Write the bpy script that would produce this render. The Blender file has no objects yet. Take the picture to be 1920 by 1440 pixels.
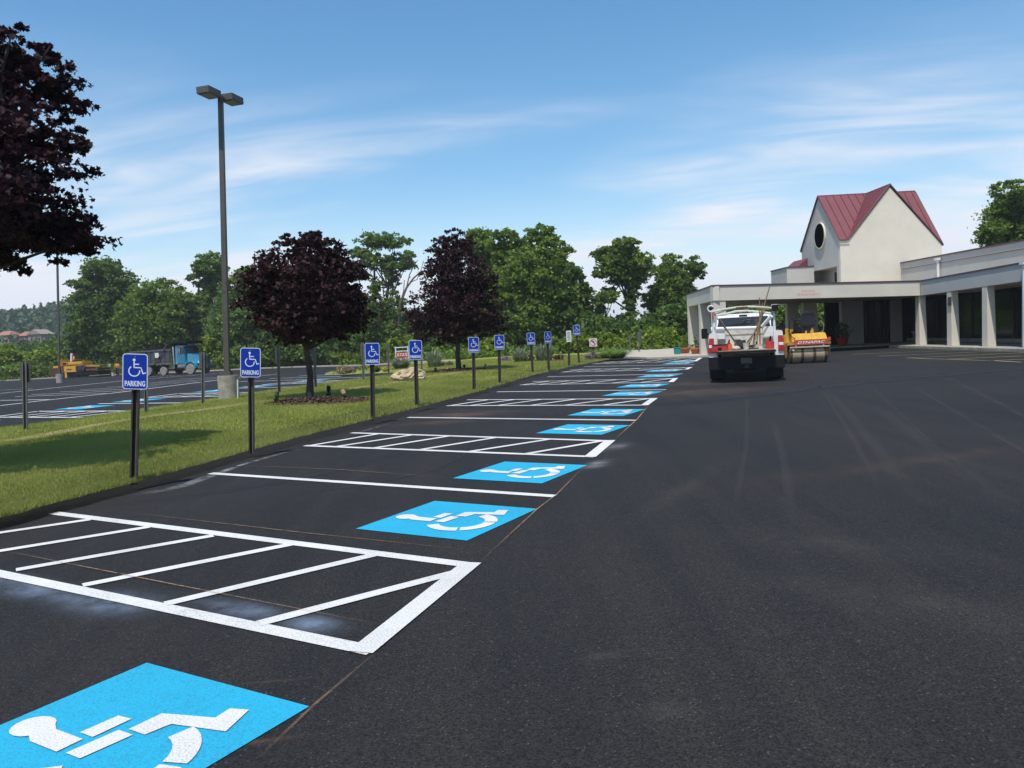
import bpy, bmesh, math, random
import numpy as np
from mathutils import Vector, Matrix
S = bpy.context.scene
C = S.collection
rng = np.random.default_rng(7); random.seed(7)
R = math.radians
# ------------------------------------------------------------------ camera, world, sun, exposure
F = 1470.0; EYE = 1.65
ROLL = math.atan(.052); PITCH = math.atan(91.8/1470)
_fw = Vector((0, math.cos(PITCH), -math.sin(PITCH))); _u0 = Vector((0, math.sin(PITCH), math.cos(PITCH))); _r0 = Vector((1, 0, 0))
_rt = _r0*math.cos(ROLL) - _u0*math.sin(ROLL); _up = _u0*math.cos(ROLL) + _r0*math.sin(ROLL)
cam = bpy.data.cameras.new('camera'); cam.sensor_width = 36; cam.lens = F/1920*36; cam.clip_end = 6000; cam.clip_start = .05
co = bpy.data.objects.new('camera', cam); C.objects.link(co); S.camera = co
m = Matrix((_rt, _up, -_fw)).transposed().to_4x4(); m.translation = Vector((0, 0, EYE)); co.matrix_world = m
SUN = Vector((-.15, -.40, 1)).normalized()
S.view_settings.view_transform = 'Standard'; S.view_settings.look = 'None'; S.view_settings.gamma = 1; S.view_settings.exposure = 0.40
W = bpy.data.worlds.new('World'); S.world = W; W.use_nodes = True
nt = W.node_tree; N = nt.nodes; L = nt.links; N.clear()
def nd(t, tree=None, **k):
    n = (tree or N).new(t)
    for a, b in k.items(): setattr(n, a, b)
    return n
sky = nd('ShaderNodeTexSky', sky_type='NISHITA', sun_disc=False, sun_elevation=math.asin(SUN.z), sun_rotation=math.atan2(SUN.x, SUN.y), altitude=200, air_density=1.0, dust_density=.8, ozone_density=1.2)
tc = nd('ShaderNodeTexCoord'); sep = nd('ShaderNodeSeparateXYZ'); L.new(tc.outputs['Generated'], sep.inputs[0])
def mth(op, a, b=None, clamp=False, nodes=None, links=None):
    n = (nodes or N).new('ShaderNodeMath'); n.operation = op; n.use_clamp = clamp
    for i, v in enumerate((a, b)):
        if v is None: continue
        if isinstance(v, (int, float)): n.inputs[i].default_value = v
        else: (links or L).new(v, n.inputs[i])
    return n.outputs[0]
den = mth('ADD', mth('MAXIMUM', sep.outputs['Z'], 0), .16)
cx = mth('DIVIDE', sep.outputs['X'], den); cy = mth('DIVIDE', sep.outputs['Y'], den)
cv = nd('ShaderNodeCombineXYZ'); L.new(mth('ADD', cx, mth('MULTIPLY', cy, .35)), cv.inputs[0]); L.new(mth('MULTIPLY', cy, 1.5), cv.inputs[1])
def cloud(scale, det, dist, lo, hi, off):
    mp = nd('ShaderNodeMapping'); mp.inputs['Location'].default_value = off; mp.inputs['Scale'].default_value = scale
    L.new(cv.outputs[0], mp.inputs[0])
    n = nd('ShaderNodeTexNoise'); n.inputs['Scale'].default_value = 1; n.inputs['Detail'].default_value = det; n.inputs['Roughness'].default_value = .58; n.inputs['Distortion'].default_value = dist
    L.new(mp.outputs[0], n.inputs['Vector'])
    r = nd('ShaderNodeMapRange', interpolation_type='SMOOTHSTEP'); r.inputs[1].default_value = lo; r.inputs[2].default_value = hi
    L.new(n.outputs[0], r.inputs[0]); return r.outputs[0]
c1 = cloud((.55, .62, 1), 3, .5, .34, .66, (1.1, 4.7, 0))
c2 = cloud((.9, 1.9, 1), 6, 1.6, .28, .74, (7.3, 2.2, 0))
elev = nd('ShaderNodeMapRange', interpolation_type='SMOOTHSTEP'); elev.inputs[1].default_value = .36; elev.inputs[2].default_value = .14; L.new(sep.outputs['Z'], elev.inputs[0])
low = nd('ShaderNodeMapRange', interpolation_type='SMOOTHSTEP'); low.inputs[1].default_value = .20; low.inputs[2].default_value = .0; L.new(sep.outputs['Z'], low.inputs[0])
cm = mth('MULTIPLY', mth('MULTIPLY', c1, mth('ADD', mth('MULTIPLY', c2, 1.0), .25)), elev.outputs[0])
cm = mth('MULTIPLY', mth('ADD', cm, mth('MULTIPLY', low.outputs[0], .55)), .98, True)
mix = nd('ShaderNodeMixRGB'); L.new(cm, mix.inputs[0]); hs = nd('ShaderNodeHueSaturation'); hs.inputs['Hue'].default_value = .492; hs.inputs['Saturation'].default_value = 1.28; L.new(sky.outputs[0], hs.inputs['Color']); L.new(hs.outputs[0], mix.inputs[1]); mix.inputs[2].default_value = (5.2, 5.4, 5.9, 1)
bg = nd('ShaderNodeBackground'); bg.inputs[1].default_value = .13; L.new(mix.outputs[0], bg.inputs[0])
wo = nd('ShaderNodeOutputWorld'); L.new(bg.outputs[0], wo.inputs[0])
sl = bpy.data.lights.new('sun', 'SUN'); sl.energy = 4.0; sl.angle = R(.53); sl.color = (1, .955, .88)
so = bpy.data.objects.new('sun', sl); C.objects.link(so); so.rotation_euler = SUN.to_track_quat('Z', 'Y').to_euler()

# ------------------------------------------------------------------ layout helpers
def terrain(x, y):
    return -.013*max(0, y-32)*min(1, max(0, -x/14))
def ray(u, v): return _fw + _rt*((u-960)/F) - _up*((v-720)/F)
def g(u, v, up=0.0):
    d = ray(u, v); t = 10
    z = 0
    for _ in range(60):
        t2 = (z+up-EYE)/d.z; t = t+(t2-t)*.7; p = d*t; z = terrain(p.x, p.y)
    return Vector((p.x, p.y, z+up))
def at(u, v, Y):
    d = ray(u, v); return Vector((0, 0, EYE)) + d*(Y/d.y)
def atx(u, v, X):
    d = ray(u, v); return Vector((0, 0, EYE)) + d*(X/d.x)

# ------------------------------------------------------------------ materials
def new_mat(name):
    mt = bpy.data.materials.new(name); mt.use_nodes = True
    t = mt.node_tree; b = t.nodes['Principled BSDF']; return mt, t, b
def M(name, col, rough=.6, metal=0, var=.0, scale=6, bump=0, bscale=40, spec=.5, col2=None, emit=0, detail=5, coat=0):
    mt, t, b = new_mat(name)
    b.inputs['Roughness'].default_value = rough; b.inputs['Metallic'].default_value = metal
    b.inputs['Specular IOR Level'].default_value = spec; b.inputs['Coat Weight'].default_value = coat
    tcn = t.nodes.new('ShaderNodeTexCoord')
    if var or col2:
        n = t.nodes.new('ShaderNodeTexNoise'); n.inputs['Scale'].default_value = scale; n.inputs['Detail'].default_value = detail; n.inputs['Roughness'].default_value = .65
        t.links.new(tcn.outputs['Object'], n.inputs['Vector'])
        r = t.nodes.new('ShaderNodeMapRange'); r.inputs[1].default_value = .32; r.inputs[2].default_value = .68; t.links.new(n.outputs[0], r.inputs[0])
        mx = t.nodes.new('ShaderNodeMixRGB'); t.links.new(r.outputs[0], mx.inputs[0])
        a = col2 or tuple(c*(1-var) for c in col)
        mx.inputs[1].default_value = (*a, 1); mx.inputs[2].default_value = (*[min(1, c*(1+var)) for c in col], 1)
        t.links.new(mx.outputs[0], b.inputs['Base Color'])
    else: b.inputs['Base Color'].default_value = (*col, 1)
    if bump:
        n2 = t.nodes.new('ShaderNodeTexNoise'); n2.inputs['Scale'].default_value = bscale; n2.inputs['Detail'].default_value = 4
        t.links.new(tcn.outputs['Object'], n2.inputs['Vector'])
        bp = t.nodes.new('ShaderNodeBump'); bp.inputs['Strength'].default_value = bump; bp.inputs['Distance'].default_value = .02
        t.links.new(n2.outputs[0], bp.inputs['Height']); t.links.new(bp.outputs[0], b.inputs['Normal'])
    return mt
def leaf_mat(name, dark, light, transl=.35, rough=.5, spec=.35):
    mt, t, b = new_mat(name)
    at_ = t.nodes.new('ShaderNodeAttribute'); at_.attribute_name = 'tint'
    mx = t.nodes.new('ShaderNodeMixRGB'); mx.inputs[1].default_value = (*dark, 1); mx.inputs[2].default_value = (*light, 1)
    t.links.new(at_.outputs['Fac'], mx.inputs[0]); t.links.new(mx.outputs[0], b.inputs['Base Color'])
    b.inputs['Roughness'].default_value = rough; b.inputs['Specular IOR Level'].default_value = spec
    tr = t.nodes.new('ShaderNodeBsdfTranslucent'); t.links.new(mx.outputs[0], tr.inputs[0])
    ms = t.nodes.new('ShaderNodeMixShader'); ms.inputs[0].default_value = transl
    t.links.new(b.outputs[0], ms.inputs[1]); t.links.new(tr.outputs[0], ms.inputs[2])
    t.links.new(ms.outputs[0], t.nodes['Material Output'].inputs[0]); return mt
def asphalt_mat(name, spots=(), base=(.0110, .0113, .0128), dust=(.0200, .0186, .0178)):
    mt, t, b = new_mat(name); n_, l_ = t.nodes, t.links
    g_ = n_.new('ShaderNodeNewGeometry')
    def noise(sc, det=3, ro=.6, stretch=None):
        n = n_.new('ShaderNodeTexNoise'); n.inputs['Scale'].default_value = sc; n.inputs['Detail'].default_value = det; n.inputs['Roughness'].default_value = ro
        if stretch:
            mp = n_.new('ShaderNodeMapping'); mp.inputs['Scale'].default_value = stretch[0]; mp.inputs['Rotation'].default_value = (0, 0, stretch[1])
            l_.new(g_.outputs['Position'], mp.inputs[0]); l_.new(mp.outputs[0], n.inputs['Vector'])
        else: l_.new(g_.outputs['Position'], n.inputs['Vector'])
        return n.outputs[0]
    def rng_(s, lo, hi, a=0, b_=1):
        r = n_.new('ShaderNodeMapRange'); r.inputs[1].default_value = lo; r.inputs[2].default_value = hi; r.inputs[3].default_value = a; r.inputs[4].default_value = b_
        l_.new(s, r.inputs[0]); return r.outputs[0]
    big = rng_(noise(.28, 5, .62), .38, .68); lane = rng_(noise(.9, 5, .65, ((2.6, .10, 1), R(-17))), .40, .66)
    mx = n_.new('ShaderNodeMixRGB'); l_.new(mth('MULTIPLY', mth('ADD', big, lane, nodes=n_, links=l_), .5, nodes=n_, links=l_), mx.inputs[0])
    mx.inputs[1].default_value = (*base, 1); mx.inputs[2].default_value = (*dust, 1)
    # aggregate: per-stone tone
    vo = n_.new('ShaderNodeTexVoronoi'); vo.inputs['Scale'].default_value = 125; l_.new(g_.outputs['Position'], vo.inputs['Vector'])
    sp = n_.new('ShaderNodeSeparateColor'); l_.new(vo.outputs['Color'], sp.inputs[0])
    st = rng_(sp.outputs[0], 0, 1, .40, 1.75)
    vm = n_.new('ShaderNodeMixRGB'); vm.blend_type = 'MULTIPLY'; vm.inputs[0].default_value = 1; l_.new(mx.outputs[0], vm.inputs[1])
    cb = n_.new('ShaderNodeCombineColor'); [l_.new(st, cb.inputs[i]) for i in range(3)]; l_.new(cb.outputs[0], vm.inputs[2])
    # rare pale stones
    rare = mth('GREATER_THAN', sp.outputs[1], .988, nodes=n_, links=l_)
    pm = n_.new('ShaderNodeMixRGB'); l_.new(mth('MULTIPLY', rare, .55, nodes=n_, links=l_), pm.inputs[0]); l_.new(vm.outputs[0], pm.inputs[1]); pm.inputs[2].default_value = (.085, .08, .075, 1)
    out = pm.outputs[0]
    sx = n_.new('ShaderNodeSeparateXYZ'); l_.new(g_.outputs['Position'], sx.inputs[0])
    rag = rng_(noise(2.2, 6, .7), .3, .75)
    for (x, y, rx, ry, ang, col, k) in spots:
        ca, sa = math.cos(ang), math.sin(ang)
        dx = mth('SUBTRACT', sx.outputs[0], x, nodes=n_, links=l_); dy = mth('SUBTRACT', sx.outputs[1], y, nodes=n_, links=l_)
        A = mth('ADD', mth('MULTIPLY', dx, ca/rx, nodes=n_, links=l_), mth('MULTIPLY', dy, sa/rx, nodes=n_, links=l_), nodes=n_, links=l_)
        B = mth('ADD', mth('MULTIPLY', dx, -sa/ry, nodes=n_, links=l_), mth('MULTIPLY', dy, ca/ry, nodes=n_, links=l_), nodes=n_, links=l_)
        d2 = mth('ADD', mth('MULTIPLY', A, A, nodes=n_, links=l_), mth('MULTIPLY', B, B, nodes=n_, links=l_), nodes=n_, links=l_)
        f = mth('MULTIPLY', mth('MULTIPLY', mth('POWER', math.e, mth('MULTIPLY', d2, -1, nodes=n_, links=l_), nodes=n_, links=l_), rag, nodes=n_, links=l_), k, True, nodes=n_, links=l_)
        q = n_.new('ShaderNodeMixRGB'); l_.new(f, q.inputs[0]); l_.new(out, q.inputs[1]); q.inputs[2].default_value = (*col, 1); out = q.outputs[0]
    l_.new(out, b.inputs['Base Color'])
    b.inputs['Roughness'].default_value = .88; b.inputs['Specular IOR Level'].default_value = .22
    bp = n_.new('ShaderNodeBump'); bp.inputs['Strength'].default_value = .55; bp.inputs['Distance'].default_value = .004
    l_.new(mth('ADD', vo.outputs['Distance'], noise(260, 2), nodes=n_, links=l_), bp.inputs['Height']); l_.new(bp.outputs[0], b.inputs['Normal'])
    return mt
def streak_mat(name, col, dens, sc=3, thr=.5, soft=.15, stretch=1):
    """thin worn film lying on the asphalt: its noise-shaped gaps let the ground show"""
    mt, t, b = new_mat(name); n_, l_ = t.nodes, t.links
    b.inputs['Base Color'].default_value = (*col, 1); b.inputs['Roughness'].default_value = .8
    g_ = n_.new('ShaderNodeNewGeometry'); n = n_.new('ShaderNodeTexNoise'); n.inputs['Scale'].default_value = sc; n.inputs['Detail'].default_value = 7; n.inputs['Roughness'].default_value = .7
    l_.new(g_.outputs['Position'], n.inputs['Vector'])
    r = n_.new('ShaderNodeMapRange'); r.inputs[1].default_value = thr-soft; r.inputs[2].default_value = thr+soft; r.inputs[3].default_value = 0; r.inputs[4].default_value = dens
    l_.new(n.outputs[0], r.inputs[0])
    a = n_.new('ShaderNodeAttribute'); a.attribute_name = 'fade'
    l_.new(mth('MULTIPLY', r.outputs[0], a.outputs['Fac'], True, nodes=n_, links=l_), b.inputs['Alpha']); return mt
def paint_mat(name, col, worn=.12, dirt=(.3, .3, .3)):
    mt, t, b = new_mat(name); n_, l_ = t.nodes, t.links
    g_ = n_.new('ShaderNodeNewGeometry')
    n = n_.new('ShaderNodeTexNoise'); n.inputs['Scale'].default_value = 105; n.inputs['Detail'].default_value = 4; n.inputs['Roughness'].default_value = .7; l_.new(g_.outputs['Position'], n.inputs['Vector'])
    n2 = n_.new('ShaderNodeTexNoise'); n2.inputs['Scale'].default_value = 1.3; n2.inputs['Detail'].default_value = 5; l_.new(g_.outputs['Position'], n2.inputs['Vector'])
    r = n_.new('ShaderNodeMapRange'); r.inputs[1].default_value = .48; r.inputs[2].default_value = .66; r.inputs[4].default_value = 1.0; l_.new(n.outputs[0], r.inputs[0])
    r2 = n_.new('ShaderNodeMapRange'); r2.inputs[1].default_value = .35; r2.inputs[2].default_value = .7; r2.inputs[4].default_value = worn; l_.new(n2.outputs[0], r2.inputs[0])
    m1 = n_.new('ShaderNodeMixRGB'); l_.new(r2.outputs[0], m1.inputs[0]); m1.inputs[1].default_value = (*col, 1); m1.inputs[2].default_value = (*dirt, 1)
    m2 = n_.new('ShaderNodeMixRGB'); l_.new(mth('MULTIPLY', r.outputs[0], mth('ADD', mth('MULTIPLY', r2.outputs[0], 3.0, nodes=n_, links=l_), .35, nodes=n_, links=l_), True, nodes=n_, links=l_), m2.inputs[0]); l_.new(m1.outputs[0], m2.inputs[1]); m2.inputs[2].default_value = (*[c*.25+.012 for c in col], 1)
    l_.new(m2.outputs[0], b.inputs['Base Color']); b.inputs['Roughness'].default_value = .7
    bp = n_.new('ShaderNodeBump'); bp.inputs['Strength'].default_value = .9; bp.inputs['Distance'].default_value = .005; l_.new(n.outputs[0], bp.inputs['Height']); l_.new(bp.outputs[0], b.inputs['Normal'])
    return mt
def grass_mat():
    mt, t, b = new_mat('lawn'); n_, l_ = t.nodes, t.links
    g_ = n_.new('ShaderNodeNewGeometry')
    def nz(sc, det, lo, hi):
        n = n_.new('ShaderNodeTexNoise'); n.inputs['Scale'].default_value = sc; n.inputs['Detail'].default_value = det; n.inputs['Roughness'].default_value = .7; l_.new(g_.outputs['Position'], n.inputs['Vector'])
        r = n_.new('ShaderNodeMapRange'); r.inputs[1].default_value = lo; r.inputs[2].default_value = hi; l_.new(n.outputs[0], r.inputs[0]); return r.outputs[0], n.outputs[0]
    a, _ = nz(.8, 5, .35, .65); c, ch = nz(28, 6, .3, .7); d, _ = nz(.33, 4, .5, .72)
    m1 = n_.new('ShaderNodeMixRGB'); l_.new(a, m1.inputs[0]); m1.inputs[1].default_value = (.14, .180, .028, 1); m1.inputs[2].default_value = (.28, .295, .065, 1)
    m2 = n_.new('ShaderNodeMixRGB'); l_.new(mth('MULTIPLY', d, .55, nodes=n_, links=l_), m2.inputs[0]); l_.new(m1.outputs[0], m2.inputs[1]); m2.inputs[2].default_value = (.36, .31, .12, 1)
    m3 = n_.new('ShaderNodeMixRGB'); m3.blend_type = 'MULTIPLY'; m3.inputs[0].default_value = .75; l_.new(m2.outputs[0], m3.inputs[1])
    r = n_.new('ShaderNodeMapRange'); r.inputs[3].default_value = .45; r.inputs[4].default_value = 1.35; l_.new(c, r.inputs[0])
    cb = n_.new('ShaderNodeCombineColor'); [l_.new(r.outputs[0], cb.inputs[i]) for i in range(3)]; l_.new(cb.outputs[0], m3.inputs[2])
    l_.new(m3.outputs[0], b.inputs['Base Color']); b.inputs['Roughness'].default_value = .9; b.inputs['Specular IOR Level'].default_value = .15
    bp = n_.new('ShaderNodeBump'); bp.inputs['Strength'].default_value = .8; bp.inputs['Distance'].default_value = .03; l_.new(ch, bp.inputs['Height']); l_.new(bp.outputs[0], b.inputs['Normal'])
    return mt
spots = []
def spot(u, v, ru, rv, col, k, ang=0):
    p = g(u, v); spots.append((p.x, p.y, ru, rv, ang, col, k))
BL = (.20, .26, .36); BR = (.15, .085, .06); PL = (.13, .12, .11)
spot(60, 1108, .55, .12, BL, .7, R(-30)); spot(215, 1130, .28, .16, BL, .9, R(-30)); spot(450, 1143, .35, .10, BL, .8, R(-30)); spot(585, 1170, .16, .10, BL, 1, R(-30)); spot(30, 1090, .4, .1, BL, .6, R(-30))
spot(1120, 870, .25, .12, (.3, .3, .32), .8, R(60)); spot(1150, 838, .3, .15, (.25, .25, .27), .6, R(60))
spot(860, 778, .8, .5, BR, .7); spot(830, 792, .9, .3, BR, .45); spot(1320, 735, 1.6, .9, BR, .5); spot(1290, 720, 1.2, .8, BR, .35)
spot(1700, 1130, .9, .25, PL, .12, R(-40)); spot(1560, 1020, .7, .25, PL, .10, R(-40)); spot(1280, 1330, .18, .08, PL, .2); spot(1130, 1230, .10, .05, PL, .2); spot(1300, 905, 1.6, .12, PL, .12, R(60)); spot(1750, 860, 2.5, .25, BR, .15, R(20))
spot(450, 1395, .25, .02, (.16, .09, .05), .5, R(10)); spot(515, 1277, .12, .012, (.2, .12, .08), .5, R(5))
mat = dict(
 asphalt=asphalt_mat('asphalt', spots), kerb_asphalt=asphalt_mat('kerb_asphalt', (), (.0135, .014, .0165), (.019, .0185, .019)),
 white=paint_mat('white_road_paint', (.60, .60, .585), .22, (.36, .36, .36)), blue=paint_mat('blue_road_paint', (.004, .33, .53), .20, (.01, .24, .38)),
 farwhite=paint_mat('far_white_paint', (.78, .78, .78), .15), yellow_line=paint_mat('faded_yellow_paint', (.42, .34, .14), .6, (.15, .13, .1)),
 chalk=streak_mat('chalk_line', (.42, .24, .13), .9, 9, .42, .12), darkband=streak_mat('dark_band', (.014, .015, .019), .75, 1.5, .35, .2), residue=streak_mat('dry_residue', (.32, .36, .38), .75, 5, .48, .08),
 pale=streak_mat('pale_dust', (.085, .078, .070), .17, 2.5, .45, .2),
 lawn=grass_mat(), straw=streak_mat('dry_straw', (.42, .33, .15), .95, 6, .40, .15),
 soil=M('mulch', (.055, .035, .025), .95, var=.5, scale=25, bump=1, bscale=60, spec=.1),
 blade=leaf_mat('grass_blade', (.095, .145, .022), (.38, .39, .11), .35, .7, .15),
 maple=leaf_mat('purple_leaf', (.012, .005, .007), (.048, .016, .018), .18, .62, .18), maple_backlit=leaf_mat('purple_leaf_near', (.009, .004, .008), (.036, .010, .016), .2, .62, .15),  # near maple's leaves are a darker copy: their backlight is put into the colour
 green1=leaf_mat('green_leaf', (.040, .085, .012), (.22, .32, .05), .45, .6, .2), green2=leaf_mat('bright_leaf', (.075, .140, .012), (.28, .36, .045), .45, .6, .2), green3=leaf_mat('dark_leaf', (.028, .064, .013), (.14, .22, .042), .4, .6, .2), green4=leaf_mat('airy_leaf', (.052, .105, .024), (.22, .32, .075), .5, .6, .2),
 hillgreen=leaf_mat('hill_leaf', (.030, .060, .028), (.085, .130, .060), .25, .6), sage=leaf_mat('sage_leaf', (.10, .14, .06), (.30, .33, .24), .3, .6), redleaf=leaf_mat('red_leaf', (.035, .012, .015), (.10, .035, .035), .2), lilac=leaf_mat('lilac_flower', (.16, .12, .12), (.36, .28, .30), .3), yelleaf=leaf_mat('yellow_leaf', (.30, .28, .02), (.6, .55, .05), .3), tan=leaf_mat('tan_grass', (.16, .13, .05), (.36, .28, .14), .3),
 bark=M('bark', (.060, .048, .040), .9, var=.4, scale=14, bump=1, bscale=30, spec=.2), bark2=M('pale_bark', (.11, .09, .07), .9, var=.4, scale=9, bump=1, bscale=25, spec=.2),
 concrete=M('concrete', (.36, .33, .27), .9, var=.18, scale=5, bump=.3, bscale=60), concrete2=M('weathered_concrete', (.27, .25, .21), .9, var=.3, scale=4, bump=.5, bscale=40),
 stucco=M('cream_stucco', (.60, .555, .465), .9, var=.06, scale=.9, bump=.4, bscale=70, spec=.2), stucco_shade=M('shaded_stucco', (.44, .43, .405), .9, var=.06, scale=.9, bump=.4, bscale=70, spec=.2), soffit=M('soffit', (.42, .38, .32), .9, var=.1),  # second stucco: the cream one, with the tone of shaded walls in its colour
 redmetal=M('red_roof_metal', (.150, .040, .048), .55, var=.10, scale=2, spec=.4), trim=M('maroon_trim', (.09, .045, .048), .5, var=.1), glass=M('dark_glass', (.012, .016, .020), .08, spec=.6), rosette=M('leaded_glass', (.07, .08, .085), .3), interior=M('dark_interior', (.012, .012, .014), .8), mullion=M('bronze_mullion', (.03, .026, .024), .5),
 bronze=M('bronze_pole', (.075, .068, .060), .55, var=.12, scale=3, spec=.4), lens=M('lamp_lens', (.25, .25, .24), .3), post=M('brown_post', (.040, .032, .026), .65, metal=.2, var=.45, scale=9), galv=M('galvanised', (.16, .16, .155), .5, metal=.6, var=.2), signback=M('sign_back', (.10, .10, .095), .5, metal=.5, var=.15, scale=3), hole=M('post_hole', (.006, .006, .006), .9), holelit=M('hole_through', (.20, .24, .16), .8),
 signblue=M('sign_blue', (.001, .030, .30), .5, var=.06, scale=3, spec=.25), signwhite=M('sign_white', (.62, .66, .74), .4), signplain=M('sign_plain_white', (.62, .63, .62), .45), ink=M('black_ink', (.02, .02, .02), .6), signred=M('sign_red', (.45, .06, .05), .5), orange_red=M('decal_red', (.42, .07, .025), .5, var=.1),
 carwhite=M('white_car_paint', (.66, .66, .64), .25, var=.04, scale=2, coat=.6), dirtywhite=M('dirty_white', (.52, .50, .45), .5, var=.2, scale=7), black=M('black_plastic', (.006, .006, .007), .6, spec=.25), darkmetal=M('dark_steel', (.035, .034, .034), .5, metal=.3, var=.3), rust=M('rusty_steel', (.10, .045, .028), .8, var=.5, scale=12), tyre=M('tyre_rubber', (.018, .018, .018), .85, var=.3, scale=10), dustytyre=M('dusty_tyre', (.22, .205, .18), .9, var=.35, scale=9), rim=M('steel_rim', (.45, .45, .44), .35, metal=.6), taillight=M('tail_light', (.40, .01, .02), .15, coat=1), clearlight=M('clear_light', (.7, .7, .7), .15, coat=1), redplastic=M('red_plastic', (.40, .025, .02), .45, var=.1), orangeplastic=M('orange_plastic', (.55, .09, .02), .5), wood=M('wooden_handle', (.30, .20, .10), .7, var=.3, scale=15), wood2=M('grey_wood_handle', (.16, .12, .08), .8, var=.3), canvas=M('dirty_canvas', (.42, .38, .30), .9, var=.2),
 yellow=M('machine_yellow', (.58, .31, .022), .45, var=.18, scale=6), dirtyyellow=M('dusty_yellow', (.40, .22, .05), .75, var=.35, scale=9), orange=M('machine_orange', (.58, .29, .03), .5, var=.2, scale=4), drum=M('dusty_drum', (.34, .27, .17), .75, metal=.1, var=.22, scale=9, bump=.3), drumband=M('drum_tar_band', (.09, .055, .028), .85, var=.4, scale=14), vinyl=M('black_vinyl', (.022, .022, .028), .5),
 truckgrey=M('dump_body_grey', (.055, .062, .062), .6, var=.3, scale=3), teal=M('teal_truck_paint', (.006, .26, .32), .2, col2=(.008, .10, .28), scale=.6, coat=.9), chrome=M('chrome', (.6, .6, .6), .15, metal=1), terracotta=M('terracotta', (.40, .13, .055), .8, var=.15), tealplastic=M('teal_plastic', (.01, .22, .24), .5, var=.08), rock=M('sandstone', (.36, .29, .18), .95, var=.4, scale=3.5, bump=1, bscale=9), rooftile=M('orange_roof', (.26, .12, .08), .8, var=.2), housewall=M('house_wall', (.24, .19, .16), .9, var=.1),
 skin=M('skin', (.32, .17, .11), .6), hivis=M('orange_shirt', (.75, .20, .03), .8), olive=M('olive_shirt', (.22, .25, .14), .9), trousers=M('dark_trousers', (.04, .035, .032), .9), greytrousers=M('grey_trousers', (.13, .13, .10), .9), hair=M('dark_hair', (.012, .010, .009), .8), pinkprint=M('faded_pink_print', (.56, .38, .33), .9, var=.1, scale=20),
)
# ------------------------------------------------------------------ mesh builders
class MB:
    def __init__(s): s.v = []; s.f = []
    def add(s, vs, fs):
        o = len(s.v); s.v += [tuple(v) for v in vs]; s.f += [tuple(i+o for i in f) for f in fs]; return s
    def box(s, c, d, rot=None, taper=1):
        hx, hy, hz = d[0]/2, d[1]/2, d[2]/2; vs = []
        for z in (-hz, hz):
            k = taper if z > 0 else 1
            for x, y in ((-hx, -hy), (hx, -hy), (hx, hy), (-hx, hy)):
                p = Vector((x*k, y*k, z))
                if rot is not None: p = rot @ p
                vs.append(p+Vector(c))
        return s.add(vs, [(0, 3, 2, 1), (4, 5, 6, 7), (0, 1, 5, 4), (1, 2, 6, 5), (2, 3, 7, 6), (3, 0, 4, 7)])
    def b(s, x0, x1, y0, y1, z0, z1): return s.box(((x0+x1)/2, (y0+y1)/2, (z0+z1)/2), (x1-x0, y1-y0, z1-z0))
    def prism(s, bot, top):
        n = len(bot); return s.add(list(bot)+list(top), [tuple(range(n-1, -1, -1)), tuple(range(n, 2*n))]+[(i, (i+1) % n, n+(i+1) % n, n+i) for i in range(n)])
    def ext(s, pts, d):
        d = Vector(d); return s.prism(pts, [Vector(p)+d for p in pts])
    def tube(s, pts, rad, n=8, cap=True):
        pts = [Vector(p) for p in pts]; m = len(pts)
        if not hasattr(rad, '__len__'): rad = [rad]*m
        vs = []; prev = None
        for i, p in enumerate(pts):
            t = (pts[min(i+1, m-1)]-pts[max(i-1, 0)]).normalized()
            a = prev if prev is not None else (Vector((0, 0, 1)) if abs(t.z) < .9 else Vector((1, 0, 0)))
            a = (a-t*a.dot(t)).normalized(); prev = a; b_ = t.cross(a)
            for k in range(n):
                an = 2*math.pi*k/n; vs.append(p+(a*math.cos(an)+b_*math.sin(an))*rad[i])
        fs = [(i*n+k, i*n+(k+1) % n, (i+1)*n+(k+1) % n, (i+1)*n+k) for i in range(m-1) for k in range(n)]
        if cap: fs += [tuple(range(n-1, -1, -1)), tuple((m-1)*n+k for k in range(n))]
        return s.add(vs, fs)
    def cyl(s, a, b_, r, n=16, r2=None): return s.tube([a, b_], [r, r if r2 is None else r2], n)
    def lathe(s, prof, o=(0, 0, 0), axis='z', n=20):
        vs = []
        for (r, h) in prof:
            for k in range(n):
                a = 2*math.pi*k/n; x, y = r*math.cos(a), r*math.sin(a)
                p = {'z': (x, y, h), 'x': (h, x, y), 'y': (x, h, y)}[axis]; vs.append((p[0]+o[0], p[1]+o[1], p[2]+o[2]))
        m = len(prof); fs = [(i*n+k, i*n+(k+1) % n, (i+1)*n+(k+1) % n, (i+1)*n+k) for i in range(m-1) for k in range(n)]
        return s.add(vs, fs+[tuple(range(n-1, -1, -1)), tuple((m-1)*n+k for k in range(n))])
    def sheet(s, pts): return s.add(pts, [tuple(range(len(pts)))])
def _link(o, parent):
    C.objects.link(o)
    if parent is not None: o.parent = parent
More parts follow.
